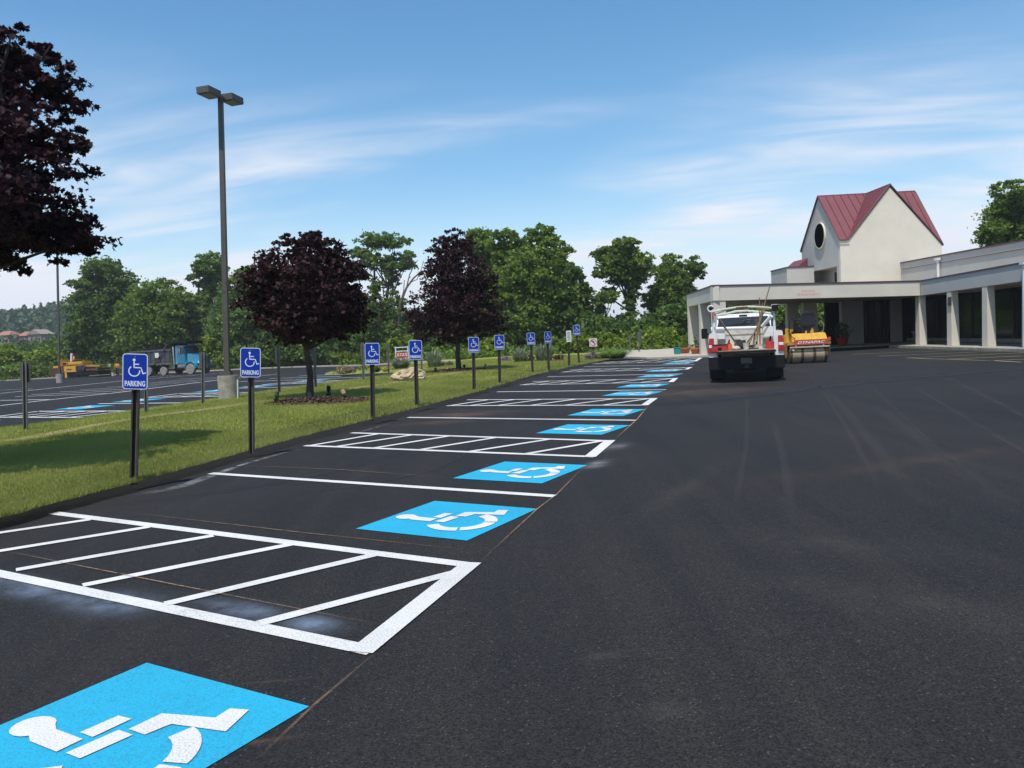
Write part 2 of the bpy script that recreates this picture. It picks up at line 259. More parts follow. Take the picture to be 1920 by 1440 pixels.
def part(name, mb, material, parent=None, label=None, smooth=False, bevel=0, world=False, kind=None):
    me = bpy.data.meshes.new(name); vs = mb.v
    if world and parent is not None:
        w = parent
        off = Vector((0, 0, 0))
        while w is not None: off += w.location; w = w.parent
        vs = [tuple(Vector(v)-off) for v in vs]
    me.from_pydata(vs, [], mb.f); me.validate()
    bm = bmesh.new(); bm.from_mesh(me); bmesh.ops.recalc_face_normals(bm, faces=bm.faces)
    if bevel: bmesh.ops.bevel(bm, geom=[e for e in bm.edges if len(e.link_faces) == 2 and e.calc_face_angle(0) > .5], offset=bevel, segments=2, affect='EDGES', clamp_overlap=True)
    bm.to_mesh(me); bm.free()
    me.materials.append(mat[material] if isinstance(material, str) else material)
    if smooth: me.polygons.foreach_set('use_smooth', [True]*len(me.polygons)); me.set_sharp_from_angle(angle=R(38))
    o = bpy.data.objects.new(name, me); _link(o, parent)
    if label: o['label'] = label
    if kind: o['kind'] = kind
    return o
def struct(name, mb, material, **k): return part(name, mb, material, kind='structure', **k)
def tag(o, label, cat, group=None, kind=None):
    o['label'] = label; o['category'] = cat
    if group: o['group'] = group
    if kind: o['kind'] = kind
    return o
def thing(name, label, cat, loc=(0, 0, 0), rz=0, group=None):
    o = bpy.data.objects.new(name, None); o.empty_display_size = .2; C.objects.link(o); o.location = loc; o.rotation_euler = (0, 0, rz)
    return tag(o, label, cat, group)
CH = {}
def dup(o, loc=None, rz=None, label=None, parent=None, scale=None):
    c = o.copy(); C.objects.link(c)
    if parent is not None: c.parent = parent
    if loc is not None: c.location = loc
    if rz is not None: c.rotation_euler = (0, 0, rz)
    if scale is not None: c.scale = (scale,)*3 if not hasattr(scale, '__len__') else scale
    if label: c['label'] = label
    for ch in [x for x in C.objects if x.parent == o]: dup(ch, parent=c)
    return c
def text_mb(txt, width, height, depth=.004, shear=0, bold=0.0):
    cu = bpy.data.curves.new('t', 'FONT'); cu.body = txt; cu.size = 1; cu.extrude = 0; cu.shear = shear; cu.offset = bold; cu.resolution_u = 2
    o = bpy.data.objects.new('t', cu); C.objects.link(o)
    me = bpy.data.meshes.new_from_object(o.evaluated_get(bpy.context.evaluated_depsgraph_get()))
    vs = np.array([v.co[:] for v in me.vertices]); fs = [tuple(p.vertices) for p in me.polygons]
    bpy.data.objects.remove(o); bpy.data.meshes.remove(me)
    lo = vs.min(0); hi = vs.max(0)
    mb = MB(); mb.v = [((v[0]-(lo[0]+hi[0])/2)/(hi[0]-lo[0])*width, 0.0, (v[1]-(lo[1]+hi[1])/2)/(hi[1]-lo[1])*height) for v in vs]; mb.f = fs
    return mb
# ---- fast card meshes (leaves, blades)
def unit(v): return v/np.maximum(1e-6, np.linalg.norm(v, axis=1, keepdims=True))
QUAD = np.array([(-.5, 0), (-.12, -.42), (.5, -.05), (.15, .42)])
MAPLE = np.array([(0, -.42), (.16, -.26), (.42, -.22), (.30, 0), (.52, .22), (.20, .20), (0, .58), (-.20, .20), (-.52, .22), (-.30, 0), (-.42, -.22), (-.16, -.26)])
MAPLE6 = np.array([(0, -.45), (.45, -.18), (.22, .05), (.38, .38), (0, .5), (-.38, .38), (-.22, .05), (-.45, -.18)])
def cards(name, cen, size, tmpl, tint, material, parent=None, upbias=.6, off=(0, 0, 0), fold=0, **k):
    n = len(cen); nor = unit(rng.normal(size=(n, 3))+np.array([0, 0, upbias]))
    a = unit(np.cross(nor, rng.normal(size=(n, 3)))); b = np.cross(nor, a)
    t = np.asarray(tmpl); kk = len(t); s = size.reshape(-1, 1, 1)
    V = cen[:, None, :] + s*(a[:, None, :]*t[None, :, :1] + b[:, None, :]*t[None, :, 1:2])
    if fold: V = V - s*nor[:, None, :]*(np.abs(t[:, 0])**1.3)[None, :, None]*fold
    V = (V-np.asarray(off)).reshape(-1, 3)
    return fastmesh(name, V, kk, np.repeat(tint, kk), material, parent, **k)
def fastmesh(name, V, kk, tint, material, parent=None, kind=None):
    me = bpy.data.meshes.new(name); nv = len(V); nf = nv//kk
    me.vertices.add(nv); me.vertices.foreach_set('co', V.astype(np.float32).ravel())
    me.loops.add(nv); me.loops.foreach_set('vertex_index', np.arange(nv, dtype=np.int32))
    me.polygons.add(nf); me.polygons.foreach_set('loop_start', np.arange(0, nv, kk, dtype=np.int32))
    at_ = me.attributes.new('tint', 'FLOAT', 'POINT'); at_.data.foreach_set('value', np.clip(tint, 0, 1).astype(np.float32))
    me.update(); me.validate(); me.materials.append(mat[material])
    o = bpy.data.objects.new(name, me); _link(o, parent)
    if kind: o['kind'] = kind
    return o
def clumpy(blobs, nclump, per, cr=.22, flat=.55, shell=.45, rag=1.0, spread=.55):
    """leaf positions gathered in clumps filling a set of ellipsoids (x,y,z,rx,ry,rz)"""
    B = np.array(blobs, float); vol = (B[:, 3]*B[:, 4]*B[:, 5])**.75; pick = rng.choice(len(B), nclump, p=vol/vol.sum())
    d = unit(rng.normal(size=(nclump, 3))); r = (shell+(rag-shell)*rng.random((nclump, 1))**(.6 if rag == 1 else 1.0))
    c = B[pick, :3]+d*r*B[pick, 3:6]; R_ = (B[pick, 3:6].mean(1)*cr*rng.uniform(.6, 1.5, nclump))
    ct = rng.random(nclump)
    off = rng.normal(size=(nclump, per, 3))*spread; off[:, :, 2] *= flat
    off[:, :, 2] -= .25*np.linalg.norm(off[:, :, :2], axis=2)
    P = c[:, None, :]+off*R_[:, None, None]
    tint = .55*np.repeat(ct, per)+.45*rng.random(nclump*per)
    return P.reshape(-1, 3), tint, c
def pxblob(u, v, ru, rv, Z, dz=0, dep=1.0):
    p = at(u, v, Z+dz); k = (Z+dz)/F; return (p.x, p.y, p.z, ru*k, ru*k*dep, rv*k)
def make_tree(name, label, cat, base, blobs, nclump, per, leaf, material, trunk_r=.2, bark='bark', tmpl=QUAD, cr=.22, flat=.55, group=None, stems=None, shell=.45, upbias=.6, fold=0, limbs=10, rag=1.0, spread=.55):
    base = Vector(base); t = thing(name, label, cat, base, 0, group)
    P, tint, cc = clumpy(blobs, nclump, per, cr, flat, shell, rag, spread)
    keep = P[:, 2] > base.z+.05; P = P[keep]; tint = tint[keep]
    cards('crown', P, leaf*rng.uniform(.6, 1.3, len(P)), tmpl, tint, material, t, upbias, base, fold)
    mb = MB(); B = sorted(blobs, key=lambda b: b[2]); top = Vector(B[-1][:3])
    for st in (stems or [None]):
        b0 = Vector((base.x, base.y, base.z-.1)); mid = Vector(st) if st else Vector((sum(b[0] for b in B)/len(B), sum(b[1] for b in B)/len(B), sum(b[2] for b in B)/len(B)))
        q = [b0.lerp(mid, s_)+Vector((random.uniform(-1, 1), random.uniform(-1, 1), 0))*trunk_r*.5*(0 < s_) for s_ in (0, .25, .5, .75, 1)]
        mb.tube(q, [trunk_r*1.35, trunk_r, trunk_r*.85, trunk_r*.7, trunk_r*.45], 8)
    idx = rng.choice(len(cc), min(limbs+len(blobs), len(cc)), replace=False)
    for e in [Vector(b[:3]) for b in blobs]+[Vector(cc[i]) for i in idx]:
        s_ = q[2+random.randint(0, 2)] if e.z > q[2].z else q[1].lerp(q[2], random.random())
        md = s_.lerp(e, .5)+Vector((random.uniform(-.3, .3), random.uniform(-.3, .3), random.uniform(0, .4)))*trunk_r*3
        mb.tube([s_, md, e], [trunk_r*.4, trunk_r*.25, trunk_r*.08], 5)
    part('trunk', mb, bark, t, world=True, smooth=True)
    return t
def make_bush(name, label, base, blobs, n, leaf, material, cat='shrub', group=None, per=40, cr=.3, tmpl=QUAD, upbias=.7):
    base = Vector(base); t = thing(name, label, cat, base, 0, group)
    P, tint, cc = clumpy(blobs, n, per, cr, .6, .5); keep = P[:, 2] > base.z; P = P[keep]; tint = tint[keep]
    cards('foliage', P, leaf*rng.uniform(.6, 1.3, len(P)), tmpl, tint, material, t, upbias, base)
    mb = MB()
    for i in rng.choice(len(cc), min(8, len(cc)), replace=False): mb.tube([base, base.lerp(Vector(cc[i]), .6)+Vector((0, 0, .1)), Vector(cc[i])], [.03, .02, .008], 4)
    part('stem', mb, 'bark', t, world=True); return t
def tuft(name, label, base, n, h, r, material, cat='ornamental grass', arch=.5, w=.02, group=None):
    base = Vector(base); t = thing(name, label, cat, base, 0, group)
    a = rng.random(n)*2*np.pi; q_ = np.sqrt(rng.random(n)); rr = r*.6*q_; hh = h*rng.uniform(.45, 1.1, n)*(1.05-.45*q_); out = r*rng.uniform(.3, 1, n)*arch
    d = np.stack([np.cos(a), np.sin(a), np.zeros(n)], 1); s_ = np.stack([-np.sin(a), np.cos(a), np.zeros(n)], 1)*w/2
    b0 = d*rr[:, None]; m_ = b0+d*out[:, None]*.45+np.array([0, 0, 1])*hh[:, None]*.65; e = b0+d*out[:, None]*1.3+np.array([0, 0, 1])*hh[:, None]
    V = np.concatenate([np.stack([b0-s_, b0+s_, m_+s_, m_-s_], 1), np.stack([m_-s_, m_+s_, e+s_*.2, e-s_*.2], 1)]).reshape(-1, 3)
    tt = rng.random(n); fastmesh('leaf_tuft', V, 4, np.concatenate([np.repeat(tt*.7, 4), np.repeat(tt*.7+.3, 4)]), material, t); return t
# ================================================================== SETTING
def interp(x, xs, ys): return float(np.interp(x, xs, ys))
# base ground sheet out to the horizon
mb = MB(); xs = sorted(set([-3000, -1500, -800, -500, -300, -200, -150]+list(range(-120, 61, 4))+[80, 120, 200, 400, 900, 3000])); ys = sorted(set([-500, -100, -30]+list(range(-12, 141, 4))+[170, 210, 260, 320, 400, 500, 650, 900, 3000]))
def base_z(x, y):
    if y > 30 and x > -6 and x < 26: k = 0
    return terrain(x, min(y, 125)) - .05
for y in ys:
    for x in xs: mb.v.append((x, y, base_z(x, y)))
nx = len(xs)
for j in range(len(ys)-1):
    for i in range(nx-1): mb.f.append((j*nx+i, j*nx+i+1, (j+1)*nx+i+1, (j+1)*nx+i))
struct('ground', mb, 'lawn', smooth=True)
# far kerb line, from points of the photograph
fk = [g(*p) for p in ((-250, 731), (0, 715), (107, 709), (250, 702), (400, 696), (475, 692), (560, 689), (640, 687), (760, 683), (900, 677), (1020, 672.5), (1130, 669.5))]
fkx = [-110, fk[0].x-8]+[p.x for p in fk]; fky = [120, fk[0].y+4]+[p.y for p in fk]
o_ = np.argsort(fkx); fkx = list(np.array(fkx)[o_]); fky = list(np.array(fky)[o_])
def kerb_y(x): return interp(x, fkx, fky) if x < fkx[-1] else interp(x, [fkx[-1], fkx[-1]+1.5, 60], [fky[-1], 60, 62])
mb = MB(); xs = np.concatenate([np.arange(-110, -10, 2.0), np.arange(-10, 12, 1.0), np.arange(12, 64, 4.0)]); T = np.linspace(0, 1, 70)
for x in xs:
    ye = kerb_y(x)
    for t_ in T: y = -14+(ye+14)*t_; mb.v.append((x, y, terrain(x, y)))
n = len(T)
for i in range(len(xs)-1):
    for j in range(n-1): mb.f.append((i*n+j, (i+1)*n+j, (i+1)*n+j+1, i*n+j+1))
struct('parking_lot', mb, 'asphalt', smooth=True)
def ribbon(name, pts, w0, w1, z0, z1, material, side=1, base=-.03, **k):
    """kerb running along pts: height profile z0..z1 over the widths w0..w1"""
    mb = MB(); prof = [(w0, base), (w0, z0), (w1, z1), (w1, base)]; m_ = len(pts)
    for i, p in enumerate(pts):
        d = (pts[min(i+1, m_-1)]-pts[max(0, i-1)]); d.z = 0; d.normalize(); nn = Vector((-d.y, d.x, 0))*side
        for w, z in prof: q = p+nn*w; mb.v.append((q.x, q.y, terrain(q.x, q.y)+z))
    for i in range(m_-1):
        for j in range(4): mb.f.append((i*4+j, i*4+(j+1) % 4, (i+1)*4+(j+1) % 4, (i+1)*4+j))
    mb.f += [(3, 2, 1, 0), tuple((m_-1)*4+j for j in range(4))]
    return struct(name, mb, material, **k)
def dense(pts, step=1.0):
    out = []
    for a, b in zip(pts[:-1], pts[1:]):
        n_ = max(1, int((b-a).length/step)); out += [a.lerp(b, i/n_) for i in range(n_)]
    return out+[pts[-1]]
kl = dense([Vector((x, kerb_y(x), 0)) for x in np.arange(-104, -3, 2.0)])
ribbon('concrete_kerb', kl, 0, .35, .13, .14, 'concrete')
# path-coloured worn strip behind the kerb, further right
def loft(name, A, B, n, zf, material, kind='structure'):
    mb = MB()
    for a, b in zip(A, B):
        for j in range(n+1):
            t_ = j/n; x = a[0]+(b[0]-a[0])*t_; y = a[1]+(b[1]-a[1])*t_; mb.v.append((x, y, zf(x, y, t_)))
    for i in range(len(A)-1):
        for j in range(n): mb.f.append((i*(n+1)+j, i*(n+1)+j+1, (i+1)*(n+1)+j+1, (i+1)*(n+1)+j))
    return struct(name, mb, material, smooth=True)
# island between the two lots
NY = [-2, 3, 8.33, 10.2, 12.96, 17.14, 19.32, 23.5, 31.56, 40.4, 47.85, 50.5, 54]; NX = [-8.5, -7.0, -5.6, -5.05, -4.30, -3.08, -2.45, -1.13, .98, 3.9, 6.7, 7.6, 8.2]
FY = [-2, 10, 15, 18.1, 19.4, 21.7, 25.4, 28, 34.3, 37, 40, 42.5, 45.5, 47.5, 50, 53, 54]; FX = [-18, -14.6, -12.7, -11.85, -11.2, -10.5, -9.46, -8.8, -6.35, -5.2, -5.2, -6.2, -9.5, -11.2, -11.5, -10, -9]
yy = np.concatenate([np.arange(-2, 54, .5), [54]])
near = [Vector((interp(y, NY, NX), y, 0)) for y in yy]; far = [Vector((interp(y, FY, FX), y, 0)) for y in yy]
KW = .40
_ge = [g(u, v, .125) for u, v in ((0, 968), (120, 936), (250, 903), (470, 842), (560, 818), (700, 784), (780, 764), (890, 735), (1000, 702.5), (1100, 681), (1168, 669))]
NY = [-2, 3]+[p.y for p in _ge]+[50.5, 54]; NX = [_ge[0].x-3.0+KW, _ge[0].x-1.45+KW]+[p.x+KW for p in _ge]+[_ge[-1].x+KW+.7, _ge[-1].x+KW+1.3]
def island_z(x, y, t_=None):
    xn = interp(y, NY, NX)-KW; xf = interp(y, FY, FX)
    k = max(0, min(1, (xn-x)/max(.5, xn-xf)))
    return terrain(x, y)+.115+.10*math.sin(math.pi*k)+.012*math.sin(x*1.7+y*.9)*min(1, 6*k*(1-k))
IA = [(p.x-KW, p.y) for p in near]; IB = [(p.x, p.y) for p in far]
loft('grass_island', IA, IB, 22, island_z, 'lawn')
ribbon('asphalt_kerb', near, 0, KW+.02, .0, .122, 'kerb_asphalt')
mb = MB()
for p in far: mb.v += [(p.x, p.y, island_z(p.x, p.y)), (p.x-.12, p.y, terrain(p.x, p.y)-.02)]
for i in range(len(far)-1): mb.f.append((2*i, 2*i+1, 2*i+3, 2*i+2))
struct('island_edge', mb, 'lawn')
def gi(u, v):
    p = g(u, v, .15); p.z = island_z(p.x, p.y); return p
# dry straw line along the island, bare soil strip
def strip(name, pts, w, material, lift=.012, zf=None, fade=True, n=4, kind='structure'):
    pts = dense([Vector(p) for p in pts], .6); me_v = []; fd = []; m_ = len(pts); f = []
    for i, p in enumerate(pts):
        d = pts[min(i+1, m_-1)]-pts[max(0, i-1)]; d.z = 0; d.normalize(); nn = Vector((-d.y, d.x, 0))
        for j in range(n+1):
            s_ = j/n*2-1; q = p+nn*s_*(w[min(i*len(w)//m_, len(w)-1)] if hasattr(w, '__len__') else w)/2
            me_v.append((q.x, q.y, (zf(q.x, q.y) if zf else terrain(q.x, q.y))+lift)); e = min(i, m_-1-i)/3
            fd.append(1.0 if not fade else max(0, 1-abs(s_)**2)*min(1, e))
    for i in range(m_-1):
        for j in range(n): a = i*(n+1)+j; f.append((a, a+1, a+n+2, a+n+1))
    me = bpy.data.meshes.new(name); me.from_pydata(me_v, [], f); at_ = me.attributes.new('fade', 'FLOAT', 'POINT'); at_.data.foreach_set('value', fd); me.materials.append(mat[material])
    o = bpy.data.objects.new(name, me); C.objects.link(o); o['kind'] = kind; return o
strip('dry_grass_track', [gi(*p) for p in ((-120, 850), (40, 830), (180, 803), (330, 780), (450, 764), (530, 752))], .75, 'straw', .02, island_z)
strip('dry_grass_track', [gi(*p) for p in ((560, 750), (640, 738), (700, 728), (790, 712), (850, 703), (950, 690))], .9, 'straw', .02, island_z)
# sidewalk and drop-off slab near the canopy
mb = MB(); sw = [g(*p) for p in ((1163, 671), (1213, 673.5), (1330, 669.5), (1345, 664))]
poly = [(p.x, p.y, 0) for p in sw]+[(12.5, 47.2, 0), (12.5, 60, 0), (5.5, 60, 0)]
mb.prism([(x, y, -.1) for x, y, _ in poly], [(x, y, .10) for x, y, _ in poly]); struct('sidewalk', mb, 'concrete', bevel=.02)
mb = MB(); mb.b(19.4, 23.1, 20, 40.2, -.1, .12).b(17.2, 26, 43.0, 46.0, -.1, .09); struct('sidewalk', mb, 'concrete2', bevel=.02)
# low hills on the left, far away
mb = MB(); HX = np.linspace(-520, 60, 60); HT = np.linspace(0, 1, 16)
def hill_z(x, y):
    t_ = (y-150)/300; h = interp(x, [-520, -330, -285, -250, -190, -110, 60], [40, 30, 27, 33, 36, 26, 8])
    s_ = max(0, min(1, t_)); return -2.5+h*.82*(s_*s_*(3-2*s_)) + 1.5*math.sin(x*.05)*s_
for x in HX:
    for t_ in HT: y = 150+330*t_; mb.v.append((x, y, hill_z(x, y)))
for i in range(59):
    for j in range(15): mb.f.append((i*16+j, (i+1)*16+j, (i+1)*16+j+1, i*16+j+1))
mat['hillsoil'] = M('wooded_slope', (.03, .05, .02), .95, var=.3, scale=.05); struct('hill', mb, 'hillsoil', smooth=True)

# ------------------------------------------------------------------ painted markings, main lot
D2 = Vector((-.861, .509, 0)); RTV = Vector((.509, .861, 0))
def line_quad(mb, a, b, w, z, flat=False):
    a = Vector(a); b = Vector(b); L_ = (b-a).length; k = max(1, int(L_/2)); d = (b-a).normalized(); nn = Vector((-d.y, d.x, 0))*w/2; o = len(mb.v)
    for i in range(k+1):
        p = a.lerp(b, i/k)
        for s_ in (1, -1): q = p+nn*s_; mb.v.append((q.x, q.y, terrain(q.x, q.y)+z))
    mb.f += [(o+2*i, o+2*i+1, o+2*i+3, o+2*i+2) for i in range(k)]
def on_ground(p, z=0): p = Vector(p); p.z = terrain(p.x, p.y)+z; return p
LW = .115
hat = [((-60, 1051), (700, 1222), (107, 966), (893, 1062)), ((572, 836), (1115, 857), (659, 812), (1150, 827.5)), ((837.5, 761), (1214, 760), (876, 750), (1231, 747.5)), ((975, 722), (1262, 716.5), (999, 715.5), (1270, 709.5)), ((1052, 698), (1290, 692.7), (1069, 693), (1297, 689)), ((1111, 682.5), (1306, 677.6), (1130, 679), (1316, 671))]
words = ['nearest the camera, running off the left edge', 'second from the camera, beside the second blue sign', 'third from the camera', 'fourth from the camera', 'fifth from the camera', 'farthest, by the sidewalk']
DG = [(.02, .13), (.13, .28), (.28, .43), (.45, .61), (.62, .80), (.80, .97)]
for k, (a, b, c, d) in enumerate(hat):
    A, B, Cc, D = [g(*p) for p in (a, b, c, d)]
    if k == 0: A = B+D2*5.25; Cc = D+D2*5.4
    t = thing('hatched_aisle', 'white painted hatched access aisle, '+words[k], 'road marking', on_ground(A.lerp(D, .5)), 0, 'hatched access aisles of the main lot')
    rd = (D-B).normalized(); ext = Vector((0, 0, 0))
    for (p, q, nm) in ((A, B, 'side_line'), (Cc, D, 'side_line')):
        m_ = MB(); line_quad(m_, p, q, LW, .006); part(nm, m_, 'white', t, world=True)
    m_ = MB(); line_quad(m_, B-rd*.05-D2.normalized()*(-.06), D+rd*.05+D2*.06, .16 if k else .15, .010); part('end_line', m_, 'white', t, world=True)
    if k == 0:
        dg = [((-420, 1035), (60, 961)), ((-170, 1025), (170, 975)), ((-110, 1052), (280, 989)), ((30, 1070), (400, 1005.5)), ((155, 1099), (545, 1022)), ((310, 1134), (700, 1042)), ((485, 1171), (868, 1071))]
        dg = [(g(*p), g(*q)) for p, q in dg[1:]]
    else: dg = [(A.lerp(B, p), Cc.lerp(D, q)) for p, q in DG]
    for p, q in dg:
        m_ = MB(); line_quad(m_, p, q, .105, .008); part('diagonal_line', m_, 'white', t, world=True)
sl_ = [((395, 888), (1040, 931)), ((765, 783), (1192, 788.5)), ((932, 735), (1249, 731)), ((1027, 706.5), (1280, 701)), ((1095, 687.7), (1302, 683.6))]
sw_ = ['between the two nearest whole blue squares', 'second from the camera, beyond the second hatched aisle', 'third from the camera', 'fourth from the camera', 'farthest, before the last blue square']
for k, (a, b) in enumerate(sl_):
    m_ = MB(); line_quad(m_, g(*a), g(*b), LW*(1.0 if k < 2 else 1.1), .006); o = part('stall_line', m_, 'white'); tag(o, 'single white painted stall line, '+sw_[k], 'road marking', 'single stall lines of the main lot')
# wheelchair stencil, square units
STN = [[(.48, .72), (.625, .71), (.63, .635), (.48, .64)], [(.37, .62), (.555, .60), (.555, .515), (.37, .535)], [(.575, .57), (.71, .565), (.775, .34), (.85, .35), (.875, .27), (.72, .215), (.67, .455), (.575, .475)],
       [(.36, .66), (.455, .66), (.455, .83)]+[(.43+.075*math.cos(a), .94+.085*math.sin(a)) for a in np.linspace(-.9, 4.0, 14)]+[(.36, .83)]]
def arc(c, r0, r1, a0, a1, n=12, sq=1.0):
    A = np.linspace(R(a0), R(a1), n); return [(c[0]+r1*math.cos(a)*sq, c[1]+r1*math.sin(a)) for a in A]+[(c[0]+r0*math.cos(a)*sq, c[1]+r0*math.sin(a)) for a in A[::-1]]
STN += [arc((.43, .41), .172, .268, -72, -11), arc((.43, .41), .175, .265, -150, -77, 10), arc((.43, .41), .175, .265, -230, -155, 10)]
SQ = 1.19; sqc = []
for p, q in (((667, 992), (1007, 955)), ((851, 897), (1100, 873)), ((1006, 813), (1179.5, 797.5)), ((1064, 780), (1209.5, 767)), ((1127, 742.5), (1244, 734)), ((1154.5, 727.5), (1257, 719)), ((1190, 709), (1277.5, 701)), ((1209, 698), (1284, 692)), ((1241, 683), (1302.5, 679.5)), ((1255, 679), (1308, 675.5))):
    sqc.append((g(*p)+g(*q))/2)
tr = g(587, 1325); sqc.insert(0, tr-RTV*SQ/2*1.02+D2*SQ/2*1.02)
sw2 = ['cut off at the bottom left corner of the photo', 'just beyond the nearest hatched aisle', 'just before the second hatched aisle', 'just beyond the second hatched aisle', 'just before the third hatched aisle', 'just beyond the third hatched aisle', 'just before the fourth hatched aisle', 'just beyond the fourth hatched aisle', 'just before the fifth hatched aisle', 'just beyond the fifth hatched aisle', 'farthest one, thin in the distance']
def symbol(c, ux, uy, s_, label, group, small=False, wm='white'):
    t = thing('accessible_parking_symbol', label, 'road marking', on_ground(c), 0, group)
    P = lambda x, y, z: on_ground(c+ux*((x-.5)*s_)+uy*((y-.5)*s_), z)
    m_ = MB().sheet([P(0, 0, .005), P(1, 0, .005), P(1, 1, .005), P(0, 1, .005)]); part('blue_square', m_, 'blue', t, world=True)
    for poly in STN:
        o = MB(); n_ = len(poly); pts = [P(x, y-.08, .010) for x, y in poly]
        if len(poly) > 18 and len(poly) % 2 == 0 and poly is not STN[3]:
            h = n_//2; o.v = [tuple(p) for p in pts]; o.f = [(i, i+1, n_-2-i, n_-1-i) for i in range(h-1)]
        else: o.sheet(pts)
        part('stencil_piece', o, wm, t, world=True)
for k, c in enumerate(sqc): symbol(c, RTV, D2, SQ, 'blue square with wheelchair stencil, '+sw2[k], 'blue wheelchair squares of the main lot')
# far lot row, on the other side of the island
base_pts = [g(*p) for p in ((48, 808), (275, 775), (381, 758), (524, 737), (592, 728), (682, 713))]
e0 = Vector((-11.2, 19.4, 0)); ed = (Vector((-6.35, 34.3, 0))-e0).normalized()
sd = Vector((-.89, .455, 0))
seqs = []; s_ = -10.0; kind_seq = ['S', 'S', 'H']*6; k = 0
LWF = .12; far_t = []
ordn = ['first', 'second', 'third', 'fourth', 'fifth', 'sixth', 'seventh', 'eighth', 'ninth', 'tenth', 'eleventh', 'twelfth']
ci = {'S': 0, 'H': 0, 'L': 0}
while s_ < 19 and k < 14:
    K = kind_seq[k]; wdt = 2.5 if K == 'S' else 1.65; edge = lambda s: e0+ed*s
    ang = .93
    P0, P1 = edge(s_), edge(s_+wdt)
    for P in (P0, P1): P.x = interp(P.y, FY, FX)-.15
    Q0, Q1 = P0+sd*5.3, P1+sd*5.3
    if K == 'H':
        t = thing('hatched_aisle', 'white hatched aisle in the lot beyond the grass island, %s from the left' % ordn[ci['H']], 'road marking', on_ground(P0.lerp(Q1, .5)), 0, 'hatched aisles of the far lot'); ci['H'] += 1
        for a, b in ((P0, Q0), (P1, Q1), (Q0, Q1)): m_ = MB(); line_quad(m_, a, b, LWF, .009); part('side_line', m_, 'farwhite', t, world=True)
        for q in range(5): m_ = MB(); line_quad(m_, P0.lerp(Q0, q/5.5+.12), P1.lerp(Q1, q/5.5), LWF, .012); part('diagonal_line', m_, 'farwhite', t, world=True)
    else:
        c = (P0+P1)/2+sd*4.5; symbol(c, Vector((sd.y, -sd.x, 0)), -sd, 1.3, 'blue wheelchair square in the lot beyond the grass island, %s from the left' % ordn[ci['S']], 'blue wheelchair squares of the far lot', wm='white'); ci['S'] += 1
        if kind_seq[k+1] == 'S':
            m_ = MB(); line_quad(m_, P1, Q1, LWF, .009); tag(part('stall_line', m_, 'farwhite'), 'white stall line in the lot beyond the grass island, %s from the left' % ordn[ci['L']], 'road marking', 'single stall lines of the far lot'); ci['L'] += 1
    s_ += wdt; k += 1
# rows in the middle of the far lot: spine lines with stall lines
def far_line(a, b, w=.13):
    m_ = MB(); line_quad(m_, g(*a), g(*b), w, .009); return m_
spine = [((0, 738), (232, 714)), ((232, 714), (420, 699)), ((0, 761), (207, 738)), ((207, 738), (415, 712)), ((415, 712), (520, 702))]
m_ = MB()
for a, b in spine: line_quad(m_, g(*a), g(*b), .14, .009)
struct('far_lot_long_lines', m_, 'farwhite')
ordn15 = ordn+['thirteenth', 'fourteenth', 'fifteenth']
stl = [((-30, 733), (60, 729)), ((0, 751), (92, 749.5)), ((29, 744), (200, 738)), ((60, 740), (235, 733)), ((112, 735), (237, 730)), ((150, 731), (300, 723.5)), ((200, 726), (335, 719)), ((235, 722), (370, 715.5)), ((280, 706), (340, 703.5)), ((262, 718.5), (400, 712)), ((300, 715), (430, 708)), ((335, 711), (470, 705)), ((440, 716), (590, 711.5)), ((505, 710), (640, 706)), ((560, 705), (660, 701.5))]
for k, (a, b) in enumerate(stl):
    tag(part('stall_line', far_line(a, b, .12), 'farwhite'), 'thin white line in the middle of the lot beyond the island, %s from the left' % ordn15[k], 'road marking', 'middle stall lines of the far lot')
ylw = ['farthest from the camera', 'second farthest', 'third farthest', 'fourth farthest', 'nearest at the right edge of the photo', 'short one slanting the other way at the middle', 'short slanting one at the right edge']
yl = [((1597, 664.5), (1806, 656.6)), ((1647, 668), (1880, 658.5)), ((1700, 671.5), (1925, 661.5)), ((1771, 674), (1935, 667)), ((1852, 677), (1940, 673)), ((1700, 671.5), (1850, 676.5)), ((1860, 676.5), (1915, 679.5))]
for k, (a, b) in enumerate(yl):
    tag(part('stall_line', far_line(a, b, .10), 'yellow_line'), 'faded yellow stall line by the colonnade, '+ylw[k], 'road marking', 'faded yellow lines by the colonnade')
# thin films on the asphalt: chalk snap lines, dark bands, dust, dried residue
strip('chalk_line', [g(*p) for p in ((478, 1432), (589, 1326), (712, 1222))], .022, 'chalk', .013)
strip('chalk_line', [g(*p) for p in ((898, 1058), (1008, 956), (1045, 928), (1100, 872))], .02, 'chalk', .013)
strip('chalk_line', [g(*p) for p in ((1152, 826), (1195, 787), (1216, 761))], .03, 'chalk', .013)
strip('chalk_line', [g(*p) for p in ((-20, 1030), (330, 1100), (726, 1178))], .013, 'chalk', .016)
strip('chalk_line', [g(*p) for p in ((235, 962), (560, 1000), (912, 1037))], .010, 'chalk', .013)
strip('chalk_line', [g(*p) for p in ((430, 873), (640, 882), (850, 898))], .014, 'chalk', .013)
strip('chalk_line', [g(*p) for p in ((735, 771), (850, 771), (1080, 773))], .02, 'chalk', .013)
strip('chalk_line', [g(*p) for p in ((410, 1424), (500, 1440))], .018, 'chalk', .013)
strip('dark_band', [g(*p) for p in ((150, 950), (300, 938), (480, 912), (640, 880), (770, 846))], .42, 'darkband', .004)
strip('dark_band', [g(*p) for p in ((560, 925), (660, 915), (752, 896), (815, 882), (875, 852), (960, 815), (1010, 798))], .11, 'darkband', .0042)
strip('dark_band', [g(*p) for p in ((270, 925), (420, 915), (560, 908), (680, 900), (790, 893))], .05, 'darkband', .0044)
